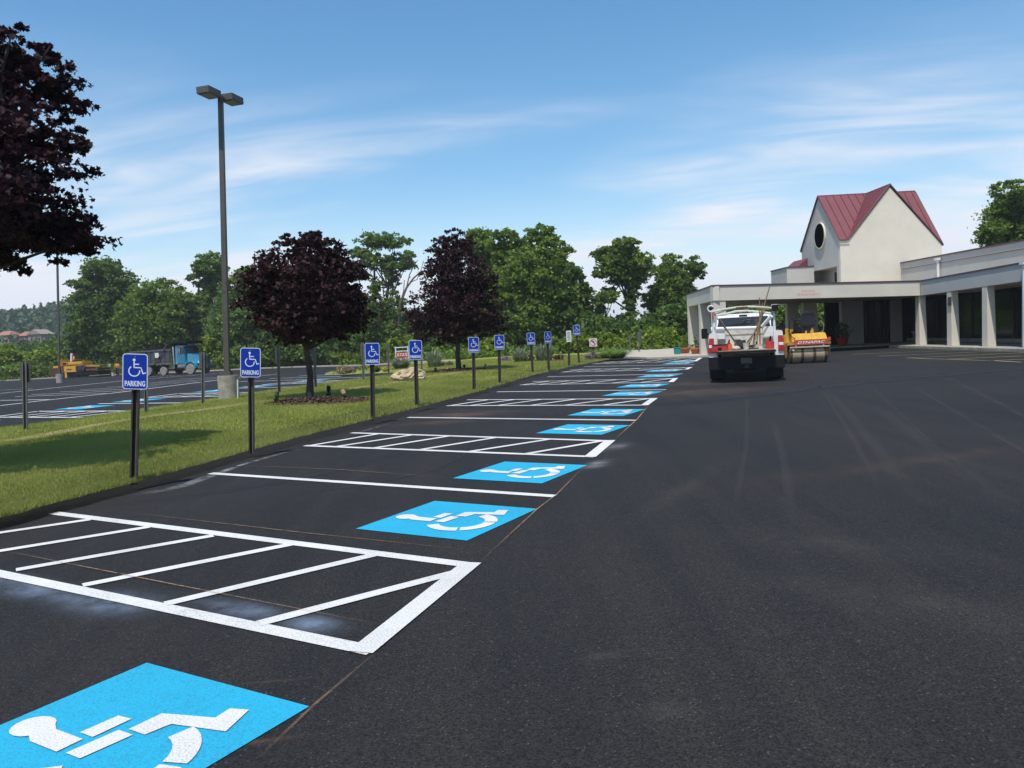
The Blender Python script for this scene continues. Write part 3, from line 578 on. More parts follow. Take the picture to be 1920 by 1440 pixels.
strip('dark_band', [g(*p) for p in ((1215, 764), (1330, 750), (1500, 730), (1700, 709), (1990, 684))], 1.1, 'darkband', .004)
strip('residue', [g(*p) for p in ((245, 930), (330, 915), (385, 896), (450, 873), (520, 853), (575, 838))], [.30, .22, .12, .10], 'residue', .005)
strip('residue', [g(*p) for p in ((640, 822), (700, 803), (740, 792))], .10, 'residue', .005)
strip('dust_streak', [g(*p) for p in ((1790, 980), (1820, 1008), (1870, 1055), (1960, 1140))], .06, 'pale', .004)
for du, w_, v0 in ((0, .05, 700), (40, .10, 730), (95, .04, 690), (150, .12, 760), (230, .05, 720), (-90, .06, 780), (-150, .04, 740), (300, .08, 700)):
    strip('dust_streak', [g(u, v) for u, v in ((1520+du*.8, v0), (1580+du*1.2, v0+90), (1660+du*1.9, v0+230))], w_*2.2, 'pale', .004)
strip('dust_streak', [g(*p) for p in ((1215, 770), (1300, 763), (1420, 752))], .5, 'pale', .0042)
# ================================================================== BUILDING
bd = thing('church_building', 'cream stucco building with maroon cross-gabled tower, flat entrance canopy and colonnade', 'building', (20, 40, 0))
BP = lambda nm, mb, m_, par=bd, **k: part(nm, mb, m_, par, world=True, **k)
cz = lambda x: 3.50-.021*(x-9.6)
CA, CB, CD, CE = (9.62, 36.9), (20.12, 38.4), (20.12, 45.6), (10.36, 45.6)
def slab(poly, z0, z1, zf): return MB().prism([(x, y, zf(x)+z0) for x, y in poly], [(x, y, zf(x)+z1) for x, y in poly])
def inset(poly, d):
    c = Vector((sum(p[0] for p in poly)/len(poly), sum(p[1] for p in poly)/len(poly), 0)); out = []
    for p in poly: v = Vector((p[0], p[1], 0))-c; v -= v.normalized()*d*1.35; out.append((c.x+v.x, c.y+v.y))
    return out
ins = [(CA[0]+.31, CA[1]+.36), (CB[0]-.02, CB[1]+.32), (CD[0]-.02, CD[1]-.02), (CE[0]+.26, CE[1]-.31)]
cp = BP('canopy', slab(ins, -.70, -.30, cz), 'soffit')
def wallseg(a, b, th, z0a, z0b, z1a, z1b):
    a = Vector((*a, 0)); b = Vector((*b, 0)); d = (b-a).normalized(); n_ = Vector((-d.y, d.x, 0))*th
    return MB().prism([(a.x, a.y, z0a), (b.x, b.y, z0b), (b.x+n_.x, b.y+n_.y, z0b), (a.x+n_.x, a.y+n_.y, z0a)], [(a.x, a.y, z1a), (b.x, b.y, z1b), (b.x+n_.x, b.y+n_.y, z1b), (a.x+n_.x, a.y+n_.y, z1a)])
def fascia(a, b, zt, nm='fascia', h=.74, par=cp, m_='stucco', th=.3):
    BP(nm, wallseg(a, b, th, zt(a)-h, zt(b)-h, zt(a)-.07, zt(b)-.07), m_, par)
    d = (Vector(b)-Vector(a)).normalized(); o = Vector((d.y, -d.x))*.03
    BP('parapet_cap', wallseg(Vector(a)+o, Vector(b)+o, th+.05, zt(a)-.069, zt(b)-.069, zt(a), zt(b)), 'trim', par)
czp = lambda p: cz(p[0])
fascia(CA, CB, czp); fascia(CE, CA, czp); fascia((CD[0]-.3, CD[1]), (CE[0]+.05, CE[1]), czp)
# faded print on the fascia, too worn to read
for r_, (x0, x1, z0, z1) in enumerate(((14.05, 14.75, .30, .42), (13.80, 14.95, .12, .26))):
    x = x0
    while x < x1:
        w = random.uniform(.05, .1); yv = 36.9+(x-9.62)*(1.5/10.5); b_ = cz(x)-.74+z0
        o = MB().box((x, yv-.004, b_+(z1-z0)/2), (w, .006, (z1-z0)*random.uniform(.7, 1)), Matrix.Rotation(math.atan2(1.5, 10.5), 3, 'Z')); BP('faded_letter', o, 'pinkprint', cp); x += w+.035
BP('faded_letter_panel', MB().box((14.35, 36.9+(14.35-9.62)/7-.0, cz(14.3)-.47), (1.35, .006, .5), Matrix.Rotation(math.atan2(1.5, 10.5), 3, 'Z')), M('faint_pink_stucco', (.61, .53, .44), .9), cp)
def column(x, y, w, d, ztop, m_='stucco', z0=0, rot=0, grow=.06, nm='column'):
    bot = [(x, y, z0), (x+w+grow, y, z0), (x+w+grow, y+d+grow, z0), (x, y+d+grow, z0)]; top = [(x, y, ztop), (x+w, y, ztop), (x+w, y+d, ztop), (x, y+d, ztop)]
    if rot: 
        c = Vector((x, y, 0)); q = Matrix.Rotation(rot, 3, 'Z'); bot = [q@(Vector(p)-c)+c for p in bot]; top = [q@(Vector(p)-c)+c for p in top]
    return BP(nm, MB().prism(bot, top), m_)
column(9.64, 36.93, .60, .34, cz(9.7)-.745, rot=math.atan2(1.5, 10.5)); column(10.30, 44.95, .50, .34, cz(10.3)-.745, z0=.05); column(9.96, 40.9, .50, .34, cz(10)-.745, z0=.05)
for u in (1477, 1507): 
    p = at(u, 600, 45.1 if u == 1477 else 44.0); column(p.x, p.y, .62 if u == 1477 else .75, .4, cz(p.x)-.745, 'stucco', 0)
# wing colonnade, running towards the camera at x = 20.1
wz = lambda p: 3.27+.0247*(38.4-p[1])
wing = BP('wing_roof', MB().prism([(20.4, 14, wz((0, 14))-.72), (25, 14, wz((0, 14))-.72), (25, 38.3, wz((0, 38.3))-.72), (20.4, 38.3, wz((0, 38.3))-.72)], [(20.4, 14, wz((0, 14))-.1), (25, 14, wz((0, 14))-.1), (25, 38.3, wz((0, 38.3))-.1), (20.4, 38.3, wz((0, 38.3))-.1)]).b(20.15, 25, 38.31, 45.6, 2.57, 3.1), 'soffit')
fascia((20.12, 38.36), (20.12, 14), wz, 'fascia', .74, wing, 'stucco_shade')
for cu in (1717, 1776, 1842, 1917, 2015, 2150):
    p = atx(cu, 600, 20.13); column(20.13, p.y-.34, .32, .34, wz((0, p.y))-.745, 'stucco', .10, grow=.05)
# upper set-back tier
tz = 4.70
BP('upper_wall', MB().b(23.0, 23.3, 16, 45.95, 3.3, tz-.08), 'stucco_shade'); BP('parapet_cap', MB().b(22.96, 23.36, 15.98, 45.97, tz-.078, tz), 'trim')
BP('upper_wall_band', MB().b(22.955, 23.0, 16, 45.9, tz-.42, tz-.40), 'trim'); BP('upper_wall', MB().b(23.302, 28, 38, 45.9, 3.3, tz-.12), 'stucco_shade')
# glass behind the colonnade
gz = 3.0
BP('dark_interior_wall', MB().b(25.0, 25.2, 14, 49, 0, 3.3), 'interior'); BP('colonnade_floor', MB().b(23.12, 25.0, 14, 45.9, 0, .1), 'concrete2')
for i in range(19):
    y0 = 15+i*1.6; BP('window_pane', MB().b(23.02, 23.05, y0+.04, y0+1.56, .30, 2.62), 'glass'); BP('mullion', MB().b(22.98, 23.08, y0-.04, y0+.04, .12, 2.66), 'mullion')
BP('window_head', MB().b(22.98, 23.08, 15, 45.9, 2.662, 3.2), 'mullion'); BP('window_sill', MB().b(22.96, 23.1, 15, 45.4, .12, .298), 'concrete2')
# the tower
TX0, TX1, TY0, TY1 = 19.5, 25.42, 46.0, 52.0; XM = 22.46; RZ = 9.18; EZ = 6.22; WB = 2.70
tw = bd
fr = [(TX0, TY0, WB), (TX1, TY0, WB), (TX1, TY0, 5.60), (XM, TY0, 9.06), (20.09, TY0, EZ), (TX0, TY0, EZ)]
BP('front_wall', MB().ext(fr, (0, .25, 0)), 'stucco', tw)
YM = 49.0
BP('left_wall', MB().ext([(TX0, TY0+.252, 4.70), (TX0, TY1, 4.70), (TX0, TY1, EZ), (TX0, YM, RZ-.08), (TX0, TY0+.252, EZ+.17)], (.25, 0, 0)), 'stucco_shade', tw)
BP('left_wall', MB().b(TX0, TX0+.25, TY0+.252, TY0+.55, WB, 4.698), 'stucco_shade', tw); BP('left_wall', MB().b(TX0, TX0+.25, TY1-.25, TY1, WB, 4.698), 'stucco_shade', tw)
BP('recess_wall', MB().b(TX0+1.1, TX0+1.3, TY0+.26, TY1, WB, 5.2), 'stucco_shade', tw); BP('recess_ceiling', MB().b(TX0+.252, TX0+1.098, TY0+.26, TY1, 4.72, 4.9), 'soffit', tw)
BP('recess_dark_panel', MB().b(TX0+1.0, TX0+1.09, 47.2, 49.3, 3.3, 4.5), 'interior', tw)  # near-black flat panel on part of the recess wall
BP('back_wall', MB().b(TX0+.25, TX1, TY1-.25, TY1, WB, EZ), 'stucco_shade', tw); BP('right_wall', MB().ext([(TX1-.25, TY0+.252, WB), (TX1-.25, TY1-.26, WB), (TX1-.25, TY1-.26, EZ), (TX1-.25, YM, RZ-.15), (TX1-.25, TY0+.252, 5.9)], (.249, 0, 0)), 'stucco_shade', tw)
# roof slopes clipped into standing-seam panels
def clip(poly, a, b, c):
    out = []
    for i in range(len(poly)):
        p, q = poly[i], poly[(i+1) % len(poly)]; dp = a*p[0]+b*p[1]-c; dq = a*q[0]+b*q[1]-c
        if dp <= 1e-9: out.append(p)
        if (dp < -1e-9 and dq > 1e-9) or (dp > 1e-9 and dq < -1e-9): t_ = dp/(dp-dq); out.append((p[0]+(q[0]-p[0])*t_, p[1]+(q[1]-p[1])*t_))
    return out
roof = BP('roof', MB().cyl((TX0-.05, YM, RZ+.03), (TX1+.05, YM, RZ+.03), .05, 6).cyl((XM, TY0-.05, RZ+.03), (XM, YM, RZ+.03), .05, 6), 'redmetal', tw)
def slope(poly, zf, axis, step=.46):
    lo = min(p[axis] for p in poly); hi = max(p[axis] for p in poly); a = lo
    while a < hi-.02:
        b_ = min(hi, a+step); q = clip(poly, *((1, 0) if axis == 0 else (0, 1)), b_-.012); q = clip(q, *((-1, 0) if axis == 0 else (0, -1)), -a) if q else q
        if len(q) > 2:
            mb = MB().prism([(x, y, zf(x, y)) for x, y in q], [(x, y, zf(x, y)+.05) for x, y in q])
            r_ = clip(q, *((1, 0) if axis == 0 else (0, 1)), a+.035)
            if len(r_) > 2: mb.prism([(x, y, zf(x, y)+.051) for x, y in r_], [(x, y, zf(x, y)+.10) for x, y in r_])
            BP('roof_panel', mb, 'redmetal', roof)
        a = b_
zmain = lambda x, y: RZ-abs(YM-y)*(1.0 if x < XM else 1.18); zcross = lambda x, y: RZ-abs(x-XM)*1.2
slope([(TX0-.05, TY0-.06), (19.95, TY0-.06), (XM, YM), (TX0-.05, YM)], zmain, 0)
slope([(XM, TY0-.05), (XM, YM), (19.95, TY0-.05)], zcross, 1); slope([(XM, TY0-.05), (TX1+.08, TY0-.05), (TX1+.08, TY0+.1), (XM, YM)], zcross, 1)
slope([(TX1+.08, TY0+.1), (TX1+.08, YM), (XM, YM)], zmain, 0); slope([(TX0-.05, YM), (TX1+.08, YM), (TX1+.08, TY1+.1), (TX0-.05, TY1+.1)], lambda x, y: RZ-abs(YM-y)*1.0, 0)
def rake(a, b, th=.045, h=.12):
    a = Vector(a); b = Vector(b); BP('rake_trim', MB().tube([a, b], h*.20, 4), 'trim', roof)
for a, b in (((XM, TY0-.06, RZ+.02), (TX1+.06, TY0-.06, 5.60)), ((XM, TY0-.06, RZ+.02), (19.98, TY0-.06, EZ-.02)), ((TX0-.07, YM, RZ+.02), (TX0-.07, TY0-.08, EZ-.04)), ((TX0-.07, YM, RZ+.02), (TX0-.07, TY1+.1, EZ-.06)), ((TX0-.07, TY0-.12, EZ-.05), (20.0, TY0-.12, EZ-.05)), ((TX1+.1, YM, RZ), (TX1+.1, TY0, 5.62))): rake(a, b)
# round window on the left gable
cw = atx(1539, 442, TX0); rw = BP('round_window', MB().lathe([(.74, -.03), (.80, -.03), (.80, .07), (.74, .07), (.74, -.03)], (TX0-.075, cw.y, cw.z), 'x', 36), 'stucco', tw)
BP('pane', MB().lathe([(.735, 0), (.735, .02)], (TX0-.04, cw.y, cw.z), 'x', 32), 'rosette', rw)
for k, rr_ in enumerate((.22, .42, .62)):
    pts = [(TX0-.055, cw.y+rr_*math.cos(a)*.9-.05, cw.z-.15+rr_*math.sin(a)) for a in np.linspace(R(-60), R(200), 14)]; BP('tracery', MB().tube(pts, .018, 5), 'galv', rw)
# low block left of the tower with a scrap of red roof behind
p0 = at(1475, 500, 50)
BP('side_wall', MB().b(p0.x, TX0-.002, 50, 50.25, WB, 4.98).b(p0.x, p0.x+.25, 50.25, 53, WB, 4.98), 'stucco_shade'); BP('parapet_cap', MB().b(p0.x-.04, TX0-.003, 49.96, 50.29, 4.981, 5.05).b(p0.x-.04, p0.x+.29, 50.292, 53, 4.981, 5.05), 'trim')
BP('side_roof', MB().ext([(18.7, 51, 4.99), (TX0-.003, 51, 4.99), (TX0-.003, 51, 5.62)], (0, 2.5, 0)), 'redmetal')
# ground-floor entrance under the tower
BP('entrance_wall', MB().b(TX0, 20.75, TY0, TY0+.4, 0, WB-.002), 'stucco_shade'); BP('entrance_pillar', MB().b(22.25, 22.72, TY0-.6, TY0-.1, 0, WB+.05), 'stucco_shade')
BP('dark_interior_wall', MB().b(19.5, 25, 48.4, 48.6, 0, WB-.01), 'interior')
ent = BP('glass_entrance', MB().b(20.78, 25, TY0+.1, TY0+.3, .0, .05), 'mullion')
for i, x in enumerate((20.78, 21.5, 22.2, 22.9, 23.6, 24.3)): BP('door_pane', MB().b(x+.05, x+.65, TY0+.2, TY0+.23, .1, WB-.2), 'glass', ent); BP('door_frame', MB().b(x-.03, x+.048, TY0+.17, TY0+.26, .05, WB-.05), 'mullion', ent)
BP('green_slit', MB().b(20.95, 21.0, TY0+.12, TY0+.16, .5, 2.5), 'sage', ent)  # added leaf-green strip imitates the greenery seen through the doors
BP('canopy_back_ceiling', MB().b(15.5, 25, 45.62, 50, WB+.003, WB+.2), 'soffit')
# downpipes
for x, y, z0, z1 in ((22.6, 42.2, 3.2, 4.55), ):
    p = at(1709, 510, 41.8); BP('downpipe', MB().cyl((22.88, p.y, 3.2), (22.88, p.y, 4.42), .07, 10).b(22.74, 22.95, p.y-.14, p.y+.14, 4.42, 4.55), 'signplain')
p = atx(1917, 600, 20.02); BP('downpipe', MB().cyl((20.03, p.y-.1, .05), (20.03, p.y-.1, wz((0, p.y))-.12), .05, 10).b(19.93, 20.11, p.y-.22, p.y+.02, wz((0, p.y))-.12, wz((0, p.y))-.02), 'signplain')
# small notice fixed to a colonnade column
p = atx(1777, 600, 20.10); nb = thing('notice_sign', 'small grey notice sign fixed to the second colonnade column', 'sign', (20.10, p.y-.2, 0)); part('panel', MB().b(-.02, .0, -.15, .15, 1.95, 2.35), 'galv', nb)
for k in range(4): part('print_line', MB().b(-.024, -.0205, -.11, .10, 2.02+k*.08, 2.04+k*.08), 'ink', nb)
p = at(1714, 640, 39.6); ash = thing('ash_urn', 'slim pale ashtray stand left of the first colonnade column', 'ashtray', (p.x, 39.6, .12)); part('stem', MB().cyl((0, 0, 0), (0, 0, .55), .03, 8), 'galv', ash); part('bowl', MB().lathe([(.03, .5), (.13, .62), (.13, .66)], n=10), 'galv', ash)
# planters and bin by the canopy columns
def planter(u, v, lab, w=.34, h=.26, Z=45.2, tall=.7):
    p = at(u, v, Z); t = thing('planter', lab, 'planter', (p.x, p.y, .10)); n_ = 18
    part('pot', MB().lathe([(w*.62, 0), (w*.9, h), (w, h), (w, h+.07), (w*.86, h+.07), (w*.8, h-.02)], n=n_), 'terracotta', t, smooth=True)
    P, ti, cc = clumpy([(p.x, p.y, .10+h+tall*.25, w*.8, w*.8, tall*.35), (p.x+.03, p.y, .10+h+tall*.7, w*.35, w*.35, tall*.4)], 26, 22, .35)
    cards('foliage', P, .06*rng.uniform(.6, 1.3, len(P)), QUAD, ti, 'green1', t, .4, (p.x, p.y, .10)); part('stem', MB().tube([(0, 0, h-.05), (0, 0, h+tall)], [.02, .008], 5), 'bark', t)
planter(1284, 664, 'terracotta planter with bushy shrub, left of the canopy corner column', Z=44.5); planter(1305, 664, 'terracotta planter with pointed shrub between the two left canopy columns', Z=43.0); planter(1326, 664, 'terracotta planter just left of the white truck', Z=41.5, tall=.5)
p = at(1270, 665, 43.9); tb = thing('litter_bin', 'small teal plastic bin on the sidewalk left of the planters', 'bin', (p.x, p.y, .10)); part('bin_body', MB().box((0, 0, .17), (.30, .30, .34), taper=1.12), 'tealplastic', tb, bevel=.02); part('rim', MB().box((0, 0, .355), (.37, .37, .04)), 'tealplastic', tb, bevel=.01)
p = at(1480+100, 655, 44.6); tb = thing('potted_bush', 'dark shaded potted bush under the canopy right of the roller', 'planter', (p.x, p.y, .09)); part('pot', MB().lathe([(.22, 0), (.33, .4), (.36, .45)], n=14), 'redplastic', tb)
P, ti, _ = clumpy([(p.x, p.y, .95, .38, .38, .45)], 30, 24, .35); cards('foliage', P, .09*rng.uniform(.6, 1.3, len(P)), QUAD, ti, 'green3', tb, .5, (p.x, p.y, .09)); part('stem', MB().cyl((0, 0, .4), (0, 0, .9), .025, 5), 'bark', tb)

# ================================================================== STREET FURNITURE
SGN = [arc((.47, .34), .19, .235, -236, 8, 16), [(.44, .46), (.485, .46), (.485, .74), (.44, .74)], [(.485, .60), (.66, .60), (.66, .645), (.485, .645)], [(.44, .46), (.73, .46), (.745, .505), (.44, .505)], [(.70, .50), (.745, .50), (.825, .27), (.785, .25)], [(.785, .25), (.80, .21), (.93, .255), (.92, .30)], [(.462+.058*math.cos(a), .80+.058*math.sin(a)) for a in np.linspace(0, 6.1, 12)]]
PARK = text_mb('PARKING', .248, .072, bold=.03)
def rrect(w, h, r, n=5):
    return [(sx*(w/2-r)+r*math.cos(a), sz*(h/2-r)+r*math.sin(a)) for sx, sz, a0 in ((1, 1, 0), (-1, 1, 90), (-1, -1, 180), (1, -1, 270)) for a in np.linspace(R(a0), R(a0+90), n)]
def hat_post(mb, a, b):
    """perforated U-channel post from a to b"""
    a = Vector(a); b = Vector(b); w = .034
    for x0, x1, y0, y1 in ((-w, w, .024, .030), (-w, -w+.006, -.012, .024), (w-.006, w, -.012, .024), (-w-.014, -w+.006, -.017, -.012), (w-.006, w+.014, -.017, -.012)):
        mb.prism([a+Vector((x0, y0, 0)), a+Vector((x1, y0, 0)), a+Vector((x1, y1, 0)), a+Vector((x0, y1, 0))], [b+Vector((x0, y0, 0)), b+Vector((x1, y0, 0)), b+Vector((x1, y1, 0)), b+Vector((x0, y1, 0))])
def blue_sign(base, top, ptop, pbot, yaw, label, holes=0, hgt=.457, group='blue accessible parking signs along the main lot'):
    b = gi(*base); Y = b.y; t_ = at(*top, Y); t = thing('parking_sign', label, 'sign', b, 0, group)
    a0 = Vector((0, 0, -.05)); a1 = t_-b
    m_ = MB(); hat_post(m_, a0, a1); part('post', m_, 'post', t)
    c1 = at(*ptop, Y)-b; c0 = at(*pbot, Y)-b; c = (c1+c0)/2; up = (c1-c0); H_ = up.length; up.normalize(); sc = H_/.457
    fwd = Vector((math.sin(yaw), -math.cos(yaw), 0)); fwd = (fwd-up*fwd.dot(up)).normalized(); rt = -fwd.cross(up)
    rt = up.cross(-fwd) if up.cross(-fwd).x > 0 else -up.cross(-fwd)
    O = c+fwd*.035
    def pl(pts, d, nm, m_, th=.002):
        part(nm, MB().ext([O+rt*x*sc+up*z*sc+fwd*d for x, z in pts], fwd*th), m_, t)
    pl(rrect(.305, .457, .04), 0, 'white_border', 'signwhite', .003); pl(rrect(.285, .437, .032), .0031, 'blue_panel', 'signblue', .001)
    mb = MB()
    for poly in SGN:
        n_ = len(poly); pts = [O+rt*(x-.5)*.31*sc+up*((z-.5)*.31+.056)*sc+fwd*.0055 for x, z in poly]
        if n_ == 32: o = len(mb.v); mb.v += [tuple(p) for p in pts]; mb.f += [(o+i, o+i+1, o+n_-2-i, o+n_-1-i) for i in range(15)]
        else: mb.sheet(pts)
    part('wheelchair_symbol', mb, 'signwhite', t)
    mt = MB(); mt.v = [tuple(O+rt*v[0]*sc+up*(v[2]-.155)*sc+fwd*.0055) for v in PARK.v]; mt.f = PARK.f; part('lettering', mt, 'signwhite', t)
    for z in (.19, -.19): pl([(.011*math.cos(a), z+.011*math.sin(a)) for a in np.linspace(0, 5.5, 8)], .0042, 'bolt', 'galv', .004)
    if holes:
        ax = (a1-a0); L_ = ax.length; n_ = int(L_/.026)
        hb = MB()
        for i in range(n_):
            q = a0+ax*((i+.5)/n_)
            if (q-c).dot(up) > -H_/2-.01: continue
            hb.box(q+Vector((0, .0235, 0)), (.011, .002, .011))
        part('post_holes', hb, 'holelit', t, kind='stuff')
    return t
SG = [((250, 897), (257, 668), (255.5, 663), (255.0, 729.5), 'nearest blue wheelchair PARKING sign, on a leaning perforated brown post', 1, 20),
 ((472, 840), (471, 655), (470.5, 652), (470.5, 707), 'second nearest blue wheelchair PARKING sign, right of the lamp post', 1, 20),
 ((699, 782), (697.5, 646), (697.5, 643), (698.5, 683.5), 'blue wheelchair PARKING sign between the first purple tree and the rock', 0, 20),
 ((782, 760), (778.5, 640), (778.5, 638), (779.5, 674.5), 'blue wheelchair PARKING sign standing right in front of the rock', 0, 20),
 ((889, 730), (887.5, 634), (887.5, 632), (888.5, 661.5), 'blue wheelchair PARKING sign just right of the second purple tree trunk', 0, 20),
 ((937, 718), (935.5, 630), (935.5, 628), (936.5, 655.5), 'blue wheelchair PARKING sign left of the pale spiky plants', 0, 20),
 ((999, 698), (994.5, 625), (994.5, 624), (996, 646.5), 'blue wheelchair PARKING sign between the two clumps of pale spiky plants', 0, 20),
 ((1029, 695), (1026, 623), (1026, 622), (1027, 643.5), 'blue wheelchair PARKING sign in front of the larger pale spiky clump', 0, 40),
 ((1086, 681), (1080, 612), (1080, 610), (1081.5, 628.5), 'farthest blue wheelchair sign, taller than the others, leaning left', 0, 20)]
for b_, tp, pt, pb, lb, ho, yw in SG: blue_sign(b_, tp, pt, pb, R(yw-12), lb, ho)
def post_between(name, b, top, lab, cat, m_='post', w=.05, h0=.05, world=None):
    pass
# white notice post
b = gi(1067, 686); t = thing('notice_post', 'narrow white sign with rows of black print, left of the farthest blue sign', 'sign', b)
tt = at(1066.5, 622, b.y)-b; m_ = MB(); hat_post(m_, (0, 0, -.05), tt); part('post', m_, 'post', t); c = at(1066.3, 630.5, b.y)-b
part('panel', MB().box(c+Vector((0, -.035, 0)), (.22, .004, .50)), 'signplain', t)
for k in range(7): part('print_line', MB().box(c+Vector((0, -.0385, .18-k*.058)), (.15-.03*(k % 2), .002, .022)), 'ink', t)
# no left turn sign
b = gi(1112, 672); b.y += 0; t = thing('no_turn_sign', 'square white no-left-turn sign low in front of the bright shrubs', 'sign', b)
c = at(1112, 642, b.y)-b; m_ = MB(); hat_post(m_, (0, 0, -.05), c+Vector((0, 0, .2))); part('post', m_, 'post', t)
sq_ = MB().box(c+Vector((0, -.036, 0)), (.42, .004, .44)); part('panel', sq_, 'signplain', t)
O = c+Vector((0, -.040, 0)); ring = arc((0, 0), .145, .185, 0, 360, 24); rb = MB(); rb.v = [tuple(O+Vector((x, 0, z))) for x, z in ring]; rb.f = [(i, i+1, 46-i, 47-i) for i in range(23)]; part('red_ring', rb, 'signred', t)
part('arrow', MB().sheet([O+Vector((x, -.002, z)) for x, z in ((.03, -.11), (.075, -.11), (.075, .03), (.03, .09), (-.03, .09), (-.03, .13), (-.12, .065), (-.03, 0), (-.03, .04), (.01, .04), (.03, .02))]), 'ink', t)
part('slash', MB().sheet([O+Vector((x, -.004, z)) for x, z in ((-.135, .105), (-.105, .135), (.135, -.105), (.105, -.135))]), 'signred', t)
# signs of the far row, seen from the back (the post in front of the plate)
def back_sign(base, top, pw, pt, pb, px, label, plates=1, group='grey sign backs facing the far lot', dark=False, m_='galv', cat='sign'):
    b = gi(*base) if base[0] < 900 else g(*base); t = thing('sign_back', label, cat, b, 0, group); tt = at(*top, b.y)-b
    m2 = MB(); hat_post(m2, (0, 0, -.05), tt+Vector((0, 0, .01))); part('post', m2, m_, t)
    for k in range(plates):
        cc_ = at(px+(k*5 if plates > 1 else 0), (pt+pb)/2, b.y)-b; H_ = (at(px, pt, b.y)-at(px, pb, b.y)).length; w = pw*b.y/F
        part('plate', MB().box(cc_+Vector((0, .04, 0)), (w, .004, H_), Matrix.Rotation(.05, 3, 'Y')), 'signback', t, bevel=.0015)
    return t
back_sign((48, 808), (46, 680), 20, 681, 717, 45.5, 'grey back of a sign at the left edge of the photo beyond the grass')
back_sign((275, 776), (273, 690), 14, 664, 699, 268, 'grey sign back hidden behind the nearest blue sign')
back_sign((381, 758), (381, 661), 15, 661, 691, 380, 'grey sign back in front of the dump truck hood')
back_sign((524, 737), (522, 652), 9, 652, 681, 520, 'grey sign back just left of the first purple tree trunk')
back_sign((592, 728), (590, 648), 9, 648, 677, 588, 'grey sign back just right of the first purple tree trunk')
back_sign((682, 713), (680, 643), 7, 643, 667, 678.5, 'grey sign back directly left of the third blue sign')
back_sign((729, 705), (728, 643), 4, 643, 665, 727, 'grey sign back left of the red barrier board')
back_sign((791, 695), (789, 638), 4, 638, 662, 788, 'grey sign back half hidden by the sign in front of the rock')
back_sign((1182, 662.5), (1181, 628), 6, 629, 641, 1181, 'single small grey sign back before the bright shrubs near the sidewalk', group='grey sign backs before the shrubs')
back_sign((1198, 662), (1198, 622), 3.6, 622, 641, 1196.5, 'pair of narrow grey sign backs on one post near the sidewalk', 2, group='grey sign backs before the shrubs')
# lamp posts
def lamp(base, top, label, Z=None, heads=True, scale=1):
    b = gi(*base) if base[0] > 300 else g(*base); b.z = terrain(b.x, b.y)+(.1 if base[0] > 300 else 0); t = thing('lamp_post', label, 'lamp post', b, 0, 'parking lot lamp posts')
    tp = at(*top, b.y)-b; bh = .78*scale
    part('concrete_base', MB().cyl((0, 0, -.2), (0, 0, bh), .30*scale, 24), 'concrete2', t, bevel=.02)
    part('base_plate', MB().box((0, 0, bh+.012), (.34, .34, .025)).box((0, 0, bh+.075), (.24, .24, .10)), 'bronze', t)
    w = .075*scale; p0 = Vector((0, 0, bh+.1)); m_ = MB()
    m_.prism([p0+Vector((x, y, 0)) for x, y in ((-w, -w), (w, -w), (w, w), (-w, w))], [tp+Vector((x, y, 0)) for x, y in ((-w*.85, -w*.85), (w*.85, -w*.85), (w*.85, w*.85), (-w*.85, w*.85))]); part('pole', m_, 'bronze', t)
    for s_, yw in ((-1, R(-14)), (1, R(-14))):
        q = Matrix.Rotation(yw, 3, 'Z')@Matrix.Rotation(R(-1), 3, 'Y'); c = tp+q@Vector((s_*.10, s_*.42, -.02)); c2 = c
        hd = part('lamp_head', MB().box(c+Vector((0, 0, .02)), (.42, .60, .20), q), 'bronze', t, bevel=.012)
        part('lens', MB().box(c+Vector((0, 0, -.088)), (.34, .46, .016), q), 'lens', hd); part('arm', MB().tube([tp+Vector((0, 0, -.04)), tp+q@Vector((s_*.05, s_*.16, -.04))], .035, 6), 'bronze', t)
    return t
lamp((430, 749), (413.5, 180), 'tall bronze twin-head lamp post on round concrete base, right of the dump truck')
lamp((113, 718), (107, 460), 'distant lamp post in front of the yellow paver at left')
b = gi(446, 750); t = thing('marker_post', 'thin white marker post right beside the concrete lamp base', 'post', b); part('post', MB().cyl((0, 0, -.05), at(445.5, 711, b.y)-b, .022, 8), 'signplain', t); part('cap', MB().cyl(at(445.5, 711, b.y)-b, at(445.5, 709.5, b.y)-b, .026, 8), 'galv', t)
# garden spotlights round the purple trees
def spotl(u, v, ut, vt, lab, m_='post', lean=0):
    b = gi(u, v); t = thing('garden_spotlight', lab, 'garden light', b, 0, 'small ground spotlights under the purple trees'); k = b.y/F; h = (v-vt)*k
    part('stake_box', MB().box((0, 0, h*.22), (.10, .10, h*.44)), 'black', t, bevel=.008); q = Matrix.Rotation(lean, 3, 'Y')@Matrix.Rotation(R(-15), 3, 'X'); a = Vector((0, 0, h*.5))
    part('lamp_can', MB().tube([a, a+q@Vector((0, 0, h*.12)), a+q@Vector((0, 0, h*.5))], [.03, .055, .06], 10), m_, t); part('bracket', MB().cyl((0, 0, h*.42), a, .015, 6), 'black', t)
spotl(519, 762, 518, 740, 'small dark ground spotlight, leftmost beside the first purple tree', 'post', R(10)); spotl(535, 763, 535, 751, 'short tan ground spotlight left of the first purple tree trunk', 'rust', R(-5)); spotl(617, 749, 615.5, 727, 'upright dark ground spotlight in the shadow right of the first tree trunk', 'black'); spotl(647, 754, 643, 732, 'tan ground spotlight tilted left, at the shadow right of the first purple tree', 'wood', R(-25))
